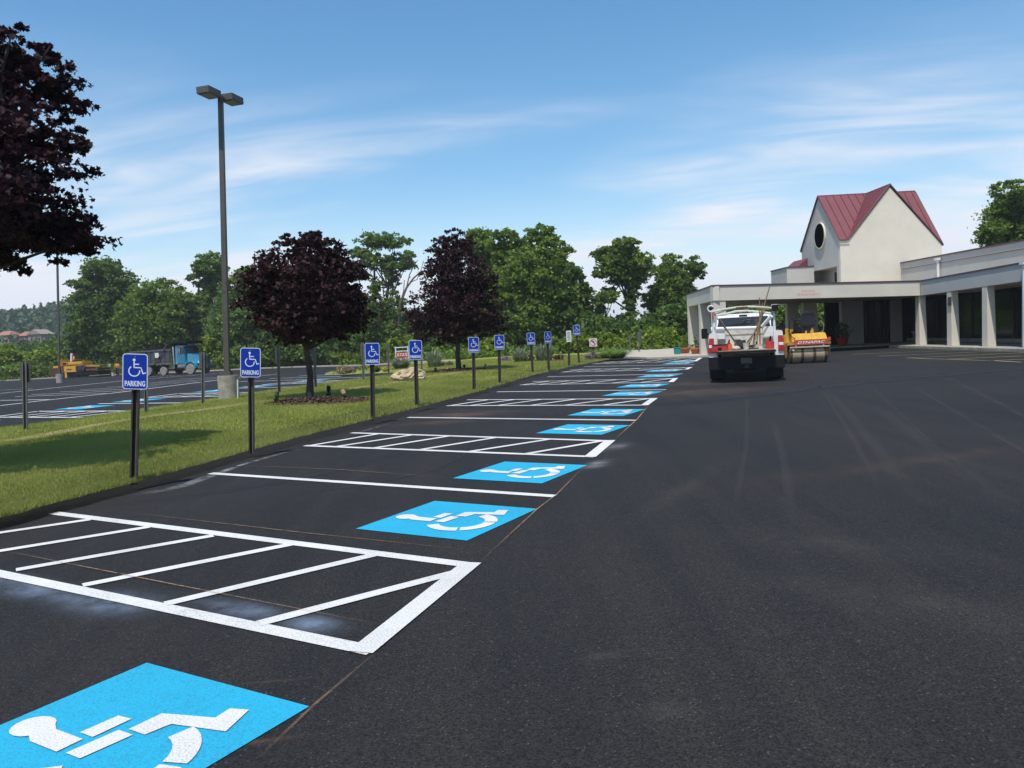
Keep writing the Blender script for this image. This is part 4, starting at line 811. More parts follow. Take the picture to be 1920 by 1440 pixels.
spotl(817, 702, 817, 692, 'dark ground spotlight left of the second purple tree, nearer the rock', 'black'); spotl(839, 701, 839, 692, 'pale ground spotlight just left of the second purple tree trunk', 'wood'); spotl(871, 697, 871, 687, 'dark ground spotlight just right of the second purple tree trunk', 'black'); spotl(909, 697, 908, 685, 'dark ground spotlight tilted, right of the blue sign by the second purple tree', 'rust', R(20))
# rock
b = gi(768, 717); t = thing('rock', 'large tan sandstone boulder lying on the lawn behind a blue sign', 'rock', b); bm = bmesh.new(); bmesh.ops.create_icosphere(bm, subdivisions=4, radius=1)
from mathutils import noise as mnoise
for v in bm.verts:
    p = v.co.copy(); k = 1+.28*mnoise.noise(p*1.6+Vector((3, 1, 7)))+.10*mnoise.noise(p*4.2); f_ = abs(mnoise.noise(p*2.7)); k -= .12*max(0, .12-f_)/.12
    v.co = Vector((p.x*.60*k, p.y*.38*k, max(-.05, p.z*.30*k*(1.05 if p.x > 0 else .85)+.16)))
me = bpy.data.meshes.new('boulder'); bm.to_mesh(me); bm.free(); me.materials.append(mat['rock']); o = bpy.data.objects.new('boulder', me); _link(o, t)
# red barrier board with white frame
b = g(755, 678); b = g(755, 683); Zb = b.y; t = thing('barrier_board', 'red lettered board in a white tubular frame beyond the lawn', 'sign', b)
k = Zb/F; hh = 34*k; ww = 23*k
for x in (-1, 1): part('frame_post', MB().cyl((x*ww/2, 0, -.1), (x*ww/2, 0, hh*.98), .05*k*27/1.0*.8 if False else .055, 8), 'signplain', t)
part('frame_bar', MB().cyl((-ww/2, 0, hh*.93), (ww/2, 0, hh*.93), .035, 8), 'signplain', t); part('frame_bar', MB().cyl((-ww/2, 0, hh*.72), (ww/2, 0, hh*.72), .03, 8), 'signplain', t)
part('red_panel', MB().box((0, -.06, hh*.53), (ww*.96, .04, hh*.24)), 'signred', t); part('red_panel', MB().box((0, -.06, hh*.26), (ww*.96, .04, hh*.24)), 'signred', t)
for r_, z in enumerate((.58, .49, .30, .21)):
    x = -ww*.4
    while x < ww*.38: w = random.uniform(.08, .22); part('white_print', MB().box((x+w/2, -.083, hh*z), (w, .005, hh*.045)), 'signplain', t); x += w+.07
# ================================================================== VEGETATION
def tb_(u, Z): p = at(u, 690, Z); return (p.x, p.y, terrain(p.x, min(p.y, 125))-.05)
# near purple maple, mostly outside the frame at left
Zm = 11.4
nb_ = [pxblob(*q) for q in ((20, 120, 75, 60, Zm), (85, 165, 62, 60, Zm, .3), (-60, 180, 110, 120, Zm), (40, 300, 110, 90, Zm, -.2), (95, 260, 55, 40, Zm, .2), (70, 425, 95, 62, Zm, .1), (135, 455, 42, 32, Zm, .2), (-70, 400, 120, 110, Zm), (-230, 280, 170, 250, Zm, -1.0), (-120, 330, 150, 150, Zm, -1.4), (-180, 120, 120, 110, Zm), (95, 85, 20, 28, Zm), (20, 490, 60, 36, Zm, .3))]
make_tree('purple_maple', 'near purple-leaved maple whose crown hangs in at the left edge of the photo', 'tree', (-10.6, 11.2, .12), nb_, 1250, 34, .098, 'maple_backlit', .13, 'bark', MAPLE, .15, .40, 'purple-leaved maples', shell=.30, upbias=.9, fold=.5, limbs=40, rag=1.22, spread=.75)
b = gi(580, 751); za = b.y
make_tree('purple_maple', 'round purple-leaved maple standing in a mulch ring right of the lamp post', 'tree', b, [pxblob(*q, za) for q in ((572, 545, 88, 72), (515, 520, 48, 34), (632, 520, 44, 40), (585, 470, 48, 30), (548, 452, 22, 16), (600, 585, 72, 42), (510, 572, 44, 34), (650, 580, 36, 36), (575, 610, 55, 22), (590, 450, 24, 14), (490, 505, 22, 16))], 900, 24, .115, 'maple', .088, 'bark', MAPLE6, .15, .35, 'purple-leaved maples', shell=.42, upbias=1, fold=.4, rag=1.34, spread=.80, stems=[tuple(at(574, 560, za))], limbs=20)
b = gi(861, 698); zb = b.y
make_tree('purple_maple', 'taller cone-shaped purple-leaved maple farther down the grass island', 'tree', b, [pxblob(*q, zb) for q in ((855, 455, 30, 26), (842, 480, 40, 26), (858, 515, 56, 38), (850, 570, 66, 42), (895, 590, 44, 34), (805, 588, 38, 28), (850, 612, 64, 24), (905, 550, 22, 30), (920, 605, 24, 16))], 900, 24, .128, 'maple', .10, 'bark', MAPLE6, .15, .35, 'purple-leaved maples', shell=.42, upbias=1, fold=.4, rag=1.34, spread=.80, stems=[tuple(at(856, 560, zb))], limbs=20)
# mulch rings
def mulch(u, v, rx, ry, lab):
    c = gi(u, v); mb = MB(); n_ = 40; m_ = 5; mb.v.append((c.x, c.y, island_z(c.x, c.y)+.09))
    for j in range(1, m_+1):
        for k in range(n_):
            a = 2*math.pi*k/n_; q = j/m_; rr_ = 1+.10*math.sin(3*a+1)+.06*math.sin(7*a); x = c.x+rx*q*math.cos(a)*rr_; y = c.y+ry*q*math.sin(a)*rr_; mb.v.append((x, y, island_z(x, y)+(.085*(1-q*q)+.004 if j < m_ else -.02)+random.uniform(-.008, .008)*(j < m_)))
    mb.f += [(0, 1+k, 1+(k+1) % n_) for k in range(n_)]
    for j in range(m_-1): mb.f += [(1+j*n_+k, 1+(j+1)*n_+k, 1+(j+1)*n_+(k+1) % n_, 1+j*n_+(k+1) % n_) for k in range(n_)]
    struct('mulch_bed', mb, 'soil', smooth=True)
    N_ = 2600; a = rng.random(N_)*6.283; q = np.sqrt(rng.random(N_))*1.03; P = np.stack([c.x+rx*q*np.cos(a), c.y+ry*q*np.sin(a), np.zeros(N_)], 1)
    P[:, 2] = [island_z(x, y)+.10*(1-min(1, qq)**2)+.01 for x, y, qq in zip(P[:, 0], P[:, 1], q)]
    o = cards('mulch_chips', P, rng.uniform(.03, .08, N_), QUAD, rng.random(N_), 'chips', None, .8); tag(o, lab, 'mulch', kind='stuff')
mat['chips'] = leaf_mat('mulch_chip', (.03, .018, .012), (.13, .08, .055), 0, .9)
mulch(600, 757, 1.35, 1.1, 'brown mulch chips round the first purple tree'); mulch(855, 699, 1.6, 1.3, 'brown mulch chips round the second purple tree')
G = lambda u, Z: tb_(u, Z)
def bt(lab, baseu, Z, bl, n, per, leaf, m_, r, stems=None, kind='broadleaf_tree', **k):
    return make_tree(kind, lab, 'tree', G(baseu, Z), [pxblob(*q, Z, random.uniform(-1, 1)) for q in bl], int(n*1.6), int(per*.95), leaf*.74, m_, r, k.pop('bark', 'bark'), QUAD, k.pop('cr', .26)*.74, .5, 'broadleaf trees along the back edge of the lots', stems=[tuple(at(*s, Z)) for s in stems] if stems else None, rag=1.12, spread=.66, **k)
bt('tall dark leafy tree behind the paver and the two workers', 205, 112, ((195, 515, 46, 28), (160, 540, 26, 26), (228, 540, 28, 28), (195, 580, 58, 42), (235, 610, 40, 45), (170, 620, 34, 38)), 420, 46, .55, 'green3', .5, ((195, 560),))
bt('rounded bright-topped tree behind the dump truck bed', 300, 108, ((300, 548, 42, 26), (270, 580, 42, 36), (338, 585, 42, 40), (300, 620, 60, 45), (250, 640, 36, 36)), 420, 46, .50, 'green1', .45)
bt('slender tree with a small round top just left of the lamp post', 400, 110, ((395, 500, 27, 24), (375, 522, 18, 16), (408, 532, 24, 20), (392, 565, 26, 26), (400, 600, 30, 30)), 260, 44, .5, 'green4', .3, ((395, 540),), shell=.6)
bt('leafy tree between the lamp post and the first purple tree', 455, 100, ((462, 520, 28, 24), (445, 560, 34, 36), (475, 590, 40, 40), (435, 610, 40, 36), (470, 640, 48, 34)), 380, 44, .5, 'green4', .35)
bt('dark tree mass directly behind the first purple tree', 600, 92, ((590, 560, 70, 40), (540, 600, 50, 45), (640, 590, 46, 44), (600, 640, 80, 36)), 400, 46, .5, 'green3', .35)
bt('open vine-covered tree with two stems and a flat arching top, between the purple trees', 705, 86, ((706, 450, 34, 13), (742, 452, 26, 12), (684, 476, 26, 16), (762, 478, 18, 14), (752, 497, 24, 8), (700, 492, 20, 14), (672, 512, 16, 16), (732, 490, 18, 18), (735, 525, 15, 26), (700, 540, 16, 24), (694, 580, 26, 32), (738, 575, 20, 30), (690, 625, 34, 28), (740, 620, 34, 26), (770, 600, 14, 16)), 430, 40, .36, 'green4', .22, ((702, 500), (737, 490)), cr=.30, shell=.35)
# dead limb reaching right from the vine-covered tree
dl = thing('dead_branch_tree', 'bare leafless tree limbs reaching up between the two purple trees', 'dead tree', G(745, 85)); mb = MB(); q0 = Vector(G(745, 85)); 
for pts, r_ in ((((745, 640), (750, 570), (762, 540), (775, 522), (786, 512)), .16), (((762, 540), (768, 515), (775, 500), (783, 488)), .07), (((768, 530), (782, 524), (790, 505), (794, 488)), .05), (((750, 570), (757, 545), (758, 525)), .07), (((775, 500), (770, 490), (764, 482)), .035), (((786, 512), (793, 512), (797, 520)), .04)): mb.tube([tuple(q0)]*0+[at(u, v, 85) for u, v in pts], [r_*(1-.7*i/len(pts)) for i in range(len(pts))], 6)
mb.tube([q0, at(745, 640, 85)], [.2, .16], 6); part('trunk', mb, 'bark2', dl, world=True)
bt('tree crown showing just behind the right shoulder of the second purple tree', 905, 80, ((900, 462, 28, 30), (925, 490, 24, 30), (915, 530, 30, 40), (890, 440, 14, 12)), 240, 44, .42, 'green1', .3)
bt('large bright green tree with twin tops right of the second purple tree', 985, 72, ((1012, 445, 30, 22), (948, 452, 28, 20), (1040, 478, 30, 28), (965, 480, 42, 30), (1000, 505, 54, 40), (950, 545, 44, 44), (1020, 560, 56, 46), (975, 600, 70, 42), (1050, 590, 36, 36)), 760, 50, .40, 'green1', .35)
bt('narrow dark tree at the right shoulder of the large green tree', 1085, 76, ((1068, 515, 26, 22), (1090, 545, 20, 26), (1078, 585, 32, 40), (1085, 625, 34, 24)), 280, 44, .42, 'green3', .28)
bt('spreading tree on a thick vine-clad trunk, with sky showing under its crown', 1183, 74, ((1172, 462, 26, 16), (1135, 478, 22, 16), (1160, 490, 40, 20), (1200, 490, 24, 20), (1125, 512, 16, 12), (1165, 512, 34, 18), (1190, 520, 22, 18), (1182, 550, 14, 24), (1182, 590, 16, 28), (1140, 552, 18, 14), (1175, 625, 40, 18)), 430, 40, .34, 'green1', .30, ((1182, 520),), cr=.28)
bt('rounded tree left of the canopy with a lobe leaning over its corner', 1250, 76, ((1262, 490, 20, 16), (1302, 500, 18, 18), (1240, 510, 26, 18), (1280, 515, 24, 18), (1312, 516, 10, 8), (1255, 545, 36, 24), (1225, 560, 22, 20), (1290, 548, 22, 20), (1262, 580, 36, 24), (1240, 610, 40, 22)), 430, 42, .34, 'green1', .28, ((1255, 540),), cr=.28)
bt('thin vine-covered trunk with leafy tufts between the large tree and the spreading tree', 1128, 72, ((1126, 560, 14, 18), (1145, 556, 12, 10), (1127, 590, 8, 24), (1120, 620, 20, 16)), 90, 40, .32, 'green4', .18, ((1127, 560),), cr=.4)
bt('big leafy tree rising behind the colonnade at the right edge', 1930, 62, ((1900, 362, 36, 24), (1920, 395, 60, 36), (1880, 405, 30, 24), (1868, 430, 30, 18), (1940, 440, 80, 40), (1856, 450, 20, 12), (1990, 390, 60, 60)), 560, 48, .30, 'green1', .35, ((1930, 430),))
bt('dark tree behind the open side of the canopy', 1440, 66, ((1400, 600, 40, 26), (1450, 590, 40, 30), (1500, 600, 40, 26), (1550, 600, 40, 30), (1380, 630, 50, 22), (1450, 630, 60, 22), (1530, 632, 50, 22)), 420, 44, .34, 'green1', .3)
# bright bushes along the back edge
bushes = [((1238, 637), (52, 30), 58, 'green2', 'tall bright mound of bushes left of the teal bin'), ((1292, 648), (26, 26), 58, 'green2', 'bright bush right behind the planters at the canopy columns'), ((1180, 645), (40, 24), 58, 'green2', 'bright bush behind the two grey sign backs near the sidewalk'), ((1135, 644), (36, 24), 58, 'green2', 'bright bush behind the no-left-turn sign'), ((1085, 645), (36, 22), 58, 'green2', 'bright bush behind the farthest blue sign'), ((1042, 650), (26, 18), 62, 'green1', 'darker bush between the spiky plants and the white notice'), ((925, 650), (32, 20), 64, 'green2', 'light green bush behind the blue sign left of the spiky plants'), ((905, 668), (40, 10), 60, 'green1', 'low bush right of the second purple tree trunk'), ((752, 650), (38, 22), 80, 'green2', 'bright bush behind the red barrier board'), ((800, 662), (30, 14), 76, 'green1', 'bush right of the red barrier board'), ((700, 664), (32, 18), 86, 'green2', 'bush behind the third blue sign'), ((645, 672), (36, 14), 90, 'green2', 'bush just right of the first purple tree trunk'), ((545, 668), (36, 18), 92, 'green1', 'bush just left of the first purple tree trunk'), ((500, 672), (26, 15), 94, 'green2', 'low bush behind the second blue sign'), ((440, 668), (30, 20), 98, 'green2', 'bush behind the lamp post foot'), ((395, 650), (36, 24), 101, 'green2', 'bush above the hood of the dump truck'), ((240, 658), (24, 22), 108, 'green1', 'bush behind the orange-shirted worker'), ((200, 640), (26, 26), 110, 'green4', 'loose bush behind the olive-shirted worker'), ((150, 640), (34, 22), 112, 'green4', 'bush behind the paver operator'), ((84, 672), (38, 22), 110, 'green2', 'bright bush left of the paver'), ((20, 668), (40, 24), 112, 'green2', 'bright bush at the far left edge of the photo'), ((55, 690), (50, 12), 108, 'green1', 'low bush by the far kerb at left')]
for (u, v), (ru, rv), Z, m_, lab in bushes:
    bl = [pxblob(u+dx*ru, v+dy*rv, ru*s_, rv*s_*1.1, Z, random.uniform(-.5, .5)) for dx, dy, s_ in ((0, -.15, .7), (-.5, .15, .55), (.5, .1, .55), (0, .4, .7), (-.75, .45, .35), (.75, .45, .35), (.2, -.5, .35))]
    bs = tb_(u, Z); make_bush('bush', lab, bs, bl, 90, .0042*Z, m_, group='bushes along the back edge of the lots', per=34)
# undergrowth mass that closes the view under and behind the trees
def mass(name, lab, us, vt, Z, n, per, leaf, m_, zoff=0, cat='undergrowth'):
    P = []; T_ = []
    for i in range(n):
        u = random.uniform(*us); Zc = Z(u)+random.uniform(0, 7) if callable(Z) else Z+random.uniform(0, 7); top = at(u, interp(u, *vt), Zc).z; gz = terrain(at(u, 690, Zc).x, min(Zc, 120))
        h = gz+(top-gz)*random.random()**.8; r = random.uniform(.6, 1.5)*Zc/80; c = np.array([at(u, 690, Zc).x, Zc, h]); q = rng.normal(size=(per, 3))*.55*r; q[:, 2] *= .6; P.append(c+q); T_.append(.5*random.random()+.4*rng.random(per))
    P = np.concatenate(P); T_ = np.concatenate(T_); o = cards(name, P, leaf*rng.uniform(.6, 1.4, len(P)), QUAD, T_, m_, None, .6); tag(o, lab, cat, kind='stuff')
Zk = lambda u: interp(u, [-100, 200, 480, 640, 760, 900, 1100, 1600], [118, 113, 104, 97, 90, 76, 68, 68])
mass('undergrowth', 'dark green undergrowth filling the gaps under the trees along the back edge', (-150, 1620), ([-150, 0, 100, 180, 250, 480, 640, 780, 830, 920, 1000, 1100, 1200, 1320, 1620], [660, 655, 640, 590, 570, 570, 590, 600, 580, 560, 560, 590, 610, 560, 560]), Zk, 1900, 40, .42, 'green3')
mass('low_scrub', 'low weedy scrub along the far kerb', (-200, 1330), ([-200, 0, 400, 760, 1000, 1330], [694, 690, 678, 668, 662, 655]), lambda u: Zk(u)-9 if u < 780 else Zk(u)-12, 900, 34, .24, 'green1')
# far wooded hill with houses
P = []; T_ = []
for i in range(2100):
    x = random.uniform(-360, -40); t_ = random.random()**.8; y = 152+290*t_; z = hill_z(x, y); r = random.uniform(3.0, 6.5); tn = random.random(); q = unit(rng.normal(size=(34, 3)))*rng.uniform(.6, 1, (34, 1))*r; q[:, 2] = np.abs(q[:, 2])*.9
    P.append(np.array([x, y, z+1.0])+q); T_.append(.55*tn+.4*rng.random(34))
P = np.concatenate(P); T_ = np.concatenate(T_); o = cards('hillside_wood', P, 1.7*rng.uniform(.6, 1.4, len(P)), QUAD, T_, 'hillgreen', None, .5); tag(o, 'hazy green wood covering the far hillside at left', 'wood', kind='stuff')
def house(u, v, Z, w, lab, gable=False):
    p = at(u, v, Z); t = thing('hillside_house', lab, 'house', (p.x, p.y, p.z-4.2), R(-10)); t.scale = (.6, .6, .6); part('wall', MB().b(-w/2, w/2, 0, 9, 0, 7), 'housewall', t)
    if gable: part('roof', MB().ext([(-w/2-.6, -.6, 7), (w/2+.6, -.6, 7), (0, -.6, 9.6)], (0, 10, 0)), 'housewall', t)
    else: part('roof', MB().prism([(-w/2-.6, -.6, 7.01), (w/2+.6, -.6, 7.01), (w/2+.6, 9.6, 7.01), (-w/2-.6, 9.6, 7.01)], [(-w/2+1.5, 4, 9.4), (w/2-1.5, 4, 9.4), (w/2-1.5, 5, 9.4), (-w/2+1.5, 5, 9.4)]), 'rooftile', t)
    for k in range(3): part('window', MB().b(-w/2+w*(.2+.27*k), -w/2+w*(.2+.27*k)+1.2, -.05, -.01, 3.6, 5.0), 'glass', t)
house(4, 629, 255, 8, 'orange-roofed house on the far hill, cut by the left edge of the photo'); house(41, 630, 258, 5.5, 'orange-roofed house on the far hill, middle of the three'); house(64, 627, 250, 8, 'gabled brownish house on the far hill, nearest the distant lamp post', True)
# planting beds
def tg(u, v, *a, **k): return a
def ptuft(u, v, hpx, wpx, n, m_, lab, cat='ornamental grass', **k): b = g(u, v, .12); q = b.y/F; b.z = island_z(b.x, b.y) if b.y < 53 and b.x < 7 else b.z-.12; return tuft('spiky_plant' if m_ == 'sage' else 'grass_clump', lab, b, n, hpx*q, wpx/2*q, m_, cat, **k)
ptuft(976, 682, 28, 34, 420, 'sage', 'pale spiky plant clump, the smaller one left of the blue sign pair', 'plant', arch=.55, w=.05); ptuft(1021, 680, 38, 44, 620, 'sage', 'pale spiky plant clump, the larger one behind two blue signs', 'plant', arch=.5, w=.05)
ptuft(1150, 672, 22, 62, 900, 'green4', 'wide arching dome of ornamental grass beside the sidewalk', arch=.9, w=.03); ptuft(815, 690, 34, 34, 420, 'sage', 'pale spiky plant clump right of the red barrier board', 'plant', arch=.5, w=.05); ptuft(752, 692, 24, 36, 500, 'sage', 'low grey-green plant clump in front of the red barrier board', 'plant', arch=.8, w=.06)
def pbush(u, v, ru, rv, leaf, m_, lab, n=30, name='low_shrub'):
    b = g(u, v+rv, .1); b.z = island_z(b.x, b.y) if b.y < 53 and b.x < 7 else b.z-.1; c = at(u, v, b.y); q = b.y/F; return make_bush(name, lab, b, [(c.x, c.y, c.z, ru*q, ru*q, rv*q)], n, leaf, m_, per=30, cr=.35)
pbush(1049, 671, 10, 7, .07, 'redleaf', 'small dark red shrub right of the larger spiky clump'); pbush(994, 673, 7, 8, .06, 'redleaf', 'small dark red shrub between the two spiky clumps'); pbush(948, 675, 12, 6, .06, 'lilac', 'low greyish lilac flowering mound left of the spiky plants'); pbush(1108, 667, 13, 8, .06, 'lilac', 'low greyish lilac flowering mound below the no-left-turn sign')
pbush(648, 694, 18, 7, .08, 'tan', 'tan dry grassy mound in the small far planting bed', 40); pbush(655, 695, 11, 5, .07, 'redleaf', 'dark red low shrub in the small far planting bed', 30); pbush(722, 693, 6, 4, .06, 'yelleaf', 'small bright yellow-leaved shrub in the far planting bed'); pbush(706, 692, 8, 6, .07, 'green1', 'small green shrub left of the yellow one in the far planting bed'); pbush(680, 690, 9, 5, .07, 'green2', 'small light green shrub right of the red one in the far bed'); pbush(838, 683, 10, 6, .07, 'tan', 'tan grassy mound left of the second purple tree trunk')
# lawn blades, dense near the camera
def blades(lab, y0, y1, n, h, w):
    y = y0+(y1-y0)*rng.random(n); xn = np.interp(y, NY, NX)-KW; xf = np.maximum(np.interp(y, FY, FX), -.72*y-1.0); ok = xn > xf+.3; y, xn, xf = y[ok], xn[ok], xf[ok]
    x = xf+(xn-xf)*rng.random(len(y))**.8+.03+.03*np.sin(y*9)*(rng.random(len(y))>.5); pt = .5+.5*np.sin(x*1.9+1.3*np.sin(y*.8))*np.sin(y*1.1+x*.6); edge = np.clip((xn-x)/.35, 0, 1)
    z = np.array([island_z(a, b_) for a, b_ in zip(x, y)]); a = rng.random(len(x))*6.283; hh = h*rng.uniform(.5, 1.25, len(x))*(1.5-.5*edge); ln = hh*rng.uniform(.1, .8, len(x)); a2 = rng.random(len(x))*6.283
    c = np.stack([x, y, z], 1); s_ = np.stack([np.cos(a), np.sin(a), 0*a], 1)*w/2; tip = c+np.stack([np.cos(a2)*ln, np.sin(a2)*ln, hh], 1)
    V = np.stack([c-s_, c+s_, tip], 1).reshape(-1, 3); o = fastmesh('lawn_grass', V, 3, np.repeat(.25+.35*pt+.4*rng.random(len(x)), 3), 'blade'); tag(o, lab, 'grass', kind='stuff')
blades('short mown grass blades on the near end of the island', 7.5, 14.5, 230000, .040, .007); blades('short mown grass blades on the middle of the island', 14.5, 27, 170000, .05, .012); blades('short mown grass blades on the far end of the island', 27, 50, 90000, .06, .022)

# ================================================================== PEOPLE
def skinned(name, pts, edges, radii, material, parent, lvl=1, label=None):
    me = bpy.data.meshes.new(name); me.from_pydata(pts, edges, []); o = bpy.data.objects.new(name, me); C.objects.link(o)
    md = o.modifiers.new('s', 'SKIN'); sv = me.skin_vertices[0].data
    for i, r_ in enumerate(radii): sv[i].radius = (r_, r_) if not hasattr(r_, '__len__') else r_
    sv[0].use_root = True; m2 = o.modifiers.new('d', 'SUBSURF'); m2.levels = lvl; m2.render_levels = lvl
    me2 = bpy.data.meshes.new_from_object(o.evaluated_get(bpy.context.evaluated_depsgraph_get())); bpy.data.objects.remove(o)
    me2.name = name; me2.materials.clear(); me2.materials.append(mat[material]); me2.polygons.foreach_set('use_smooth', [True]*len(me2.polygons)); o = bpy.data.objects.new(name, me2); _link(o, parent); return o
def person(loc, rz, label, shirt, pants, sit=False, hat=None, bag=False):
    t = thing('person', label, 'person', loc, rz); s_ = -1 if sit else 0
    hipz = .92 if not sit else .50
    K = [(-.10, 0, hipz), (.10, 0, hipz)]
    if sit: kneeL, kneeR, aL, aR = (-.13, .45, .50), (.13, .45, .50), (-.13, .48, .08), (.13, .48, .08)
    else: kneeL, kneeR, aL, aR = (-.11, .10, .50), (.12, -.04, .50), (-.11, .06, .08), (.13, -.18, .10)
    sh = hipz+.50
    pts = [(0, 0, hipz), (0, 0, hipz+.28), (0, 0, sh), (0, .02, sh+.09), (0, .04, sh+.20), (0, .05, sh+.29), (-.19, 0, sh-.02), (-.26, .06, sh-.30), (-.22, .26, sh-.42 if not sit else sh-.30), (-.20, .33, sh-.44 if not sit else sh-.30), (.19, 0, sh-.02), (.27, -.03, sh-.31), (.26, .08, sh-.54 if not sit else sh-.30), (.26, .11, sh-.62 if not sit else sh-.34),
           K[0], kneeL, aL, (aL[0], aL[1]+.16, aL[2]-.04), K[1], kneeR, aR, (aR[0], aR[1]+.16, aR[2]-.04)]
    ed = [(0, 1), (1, 2), (2, 3), (3, 4), (4, 5), (2, 6), (6, 7), (7, 8), (8, 9), (2, 10), (10, 11), (11, 12), (12, 13), (0, 14), (14, 15), (15, 16), (16, 17), (0, 18), (18, 19), (19, 20), (20, 21)]
    rd = [(.15, .11), (.14, .10), (.15, .10), .055, (.085, .10), (.08, .085), .055, .045, .034, .035, .055, .045, .034, .035, .09, .06, .045, .04, .09, .06, .045, .04]
    skinned('body', pts, ed, rd, 'skin', t, 2)
    f = 1.22; skinned('shirt', [pts[i] for i in (0, 1, 2)]+[(0, .01, sh+.05)]+[pts[i] for i in (6, 7, 10, 11)], [(0, 1), (1, 2), (2, 3), (2, 4), (4, 5), (2, 6), (6, 7)], [(.185, .15), (.175, .14), (.185, .14), .085, .085, .075, .085, .075], shirt, t, 2)
    skinned('trousers', [pts[i] for i in (0, 14, 15, 16, 18, 19, 20)], [(0, 1), (1, 2), (2, 3), (0, 4), (4, 5), (5, 6)], [(.17, .14), .115, .085, .072, .115, .085, .072], pants, t, 2)
    for a in (pts[17], pts[21]): part('boot', MB().box((a[0], a[1]-.04, max(.06, a[2]+.02)), (.11, .28, .11)), 'black', t, bevel=.03)
    part('hair' if not hat else 'hat', MB().lathe([(.105, sh+.24), (.112, sh+.31), (.08, sh+.39), (.02, sh+.41)], (0, .04, 0), n=14), hat or 'hair', t, smooth=True)
    for x in (-.035, .035): part('eye', MB().box((x, .145, sh+.25), (.02, .01, .012)), 'ink', t)
    part('nose', MB().box((0, .155, sh+.21), (.03, .035, .05), taper=.5), 'skin', t)
    for x in (-1, 1): part('ear', MB().box((x*.092, .04, sh+.23), (.02, .04, .06)), 'skin', t, bevel=.008)
    for hnd in (pts[9], pts[13]):
        for k in range(4): part('finger', MB().tube([(hnd[0]-.03+.02*k, hnd[1]+.02, hnd[2]-.01), (hnd[0]-.03+.02*k, hnd[1]+.05, hnd[2]-.045), (hnd[0]-.03+.02*k, hnd[1]+.03, hnd[2]-.075)], [.010, .009, .007], 5), 'skin', t)
        part('thumb', MB().tube([(hnd[0]+.04, hnd[1], hnd[2]), (hnd[0]+.055, hnd[1]+.03, hnd[2]-.03)], [.011, .008], 5), 'skin', t)
    return t
p = g(207, 705); person(p, R(150), 'worker in an olive shirt and grey trousers carrying a white bucket behind the paver', 'olive', 'greytrousers')
p2 = g(212, 705); bk = thing('bucket', 'white plastic bucket at the feet of the olive-shirted worker', 'bucket', (p2.x, p2.y, p2.z)); part('pail', MB().lathe([(.13, 0), (.17, .42), (.16, .42), (.12, .02)], n=14), 'signplain', bk, smooth=True); part('handle', MB().tube([(.17*math.cos(a), 0, .42+.2*math.sin(a)) for a in np.linspace(0, math.pi, 9)], .008, 5), 'darkmetal', bk)
p = g(221, 704.5); person(p, R(190), 'worker in a bright orange shirt and dark trousers, right of the paver', 'hivis', 'trousers')

# ================================================================== AIR
hz = MB().b(-3100, 3100, -600, 3100, -6, 75); ho = part('haze', hz, 'canvas', kind='stuff'); ho['label'] = 'thin summer haze over the whole place'
hm = bpy.data.materials.new('haze'); hm.use_nodes = True; hm.node_tree.nodes.clear(); pvn = hm.node_tree.nodes.new('ShaderNodeVolumePrincipled'); pvn.inputs['Density'].default_value = .0003; pvn.inputs['Color'].default_value = (.85, .92, 1, 1)
hm.node_tree.links.new(pvn.outputs[0], hm.node_tree.nodes.new('ShaderNodeOutputMaterial').inputs['Volume']); ho.data.materials.clear(); ho.data.materials.append(hm)
# ================================================================== VEHICLES
def wheel(t, x, y, r, w, axis='x', tyre='tyre', rim='rim', side=1, deep=.5):
    o = (x, y, r); wl = part('wheel', MB().lathe([(r*.62, -w/2), (r*.93, -w/2), (r, -w*.36), (r, w*.36), (r*.93, w/2), (r*.62, w/2), (r*.6, 0)], o, axis, 24), tyre, t, smooth=True)
    a = side*w/2*.6; part('rim', MB().lathe([(r*.60, -w*.3), (r*.61, a), (r*.52, a*.9), (r*.45, a*deep), (r*.2, a*deep), (r*.17, a*1.2), (0.001, a*1.2)], o, axis, 20), rim, wl, smooth=True); return wl
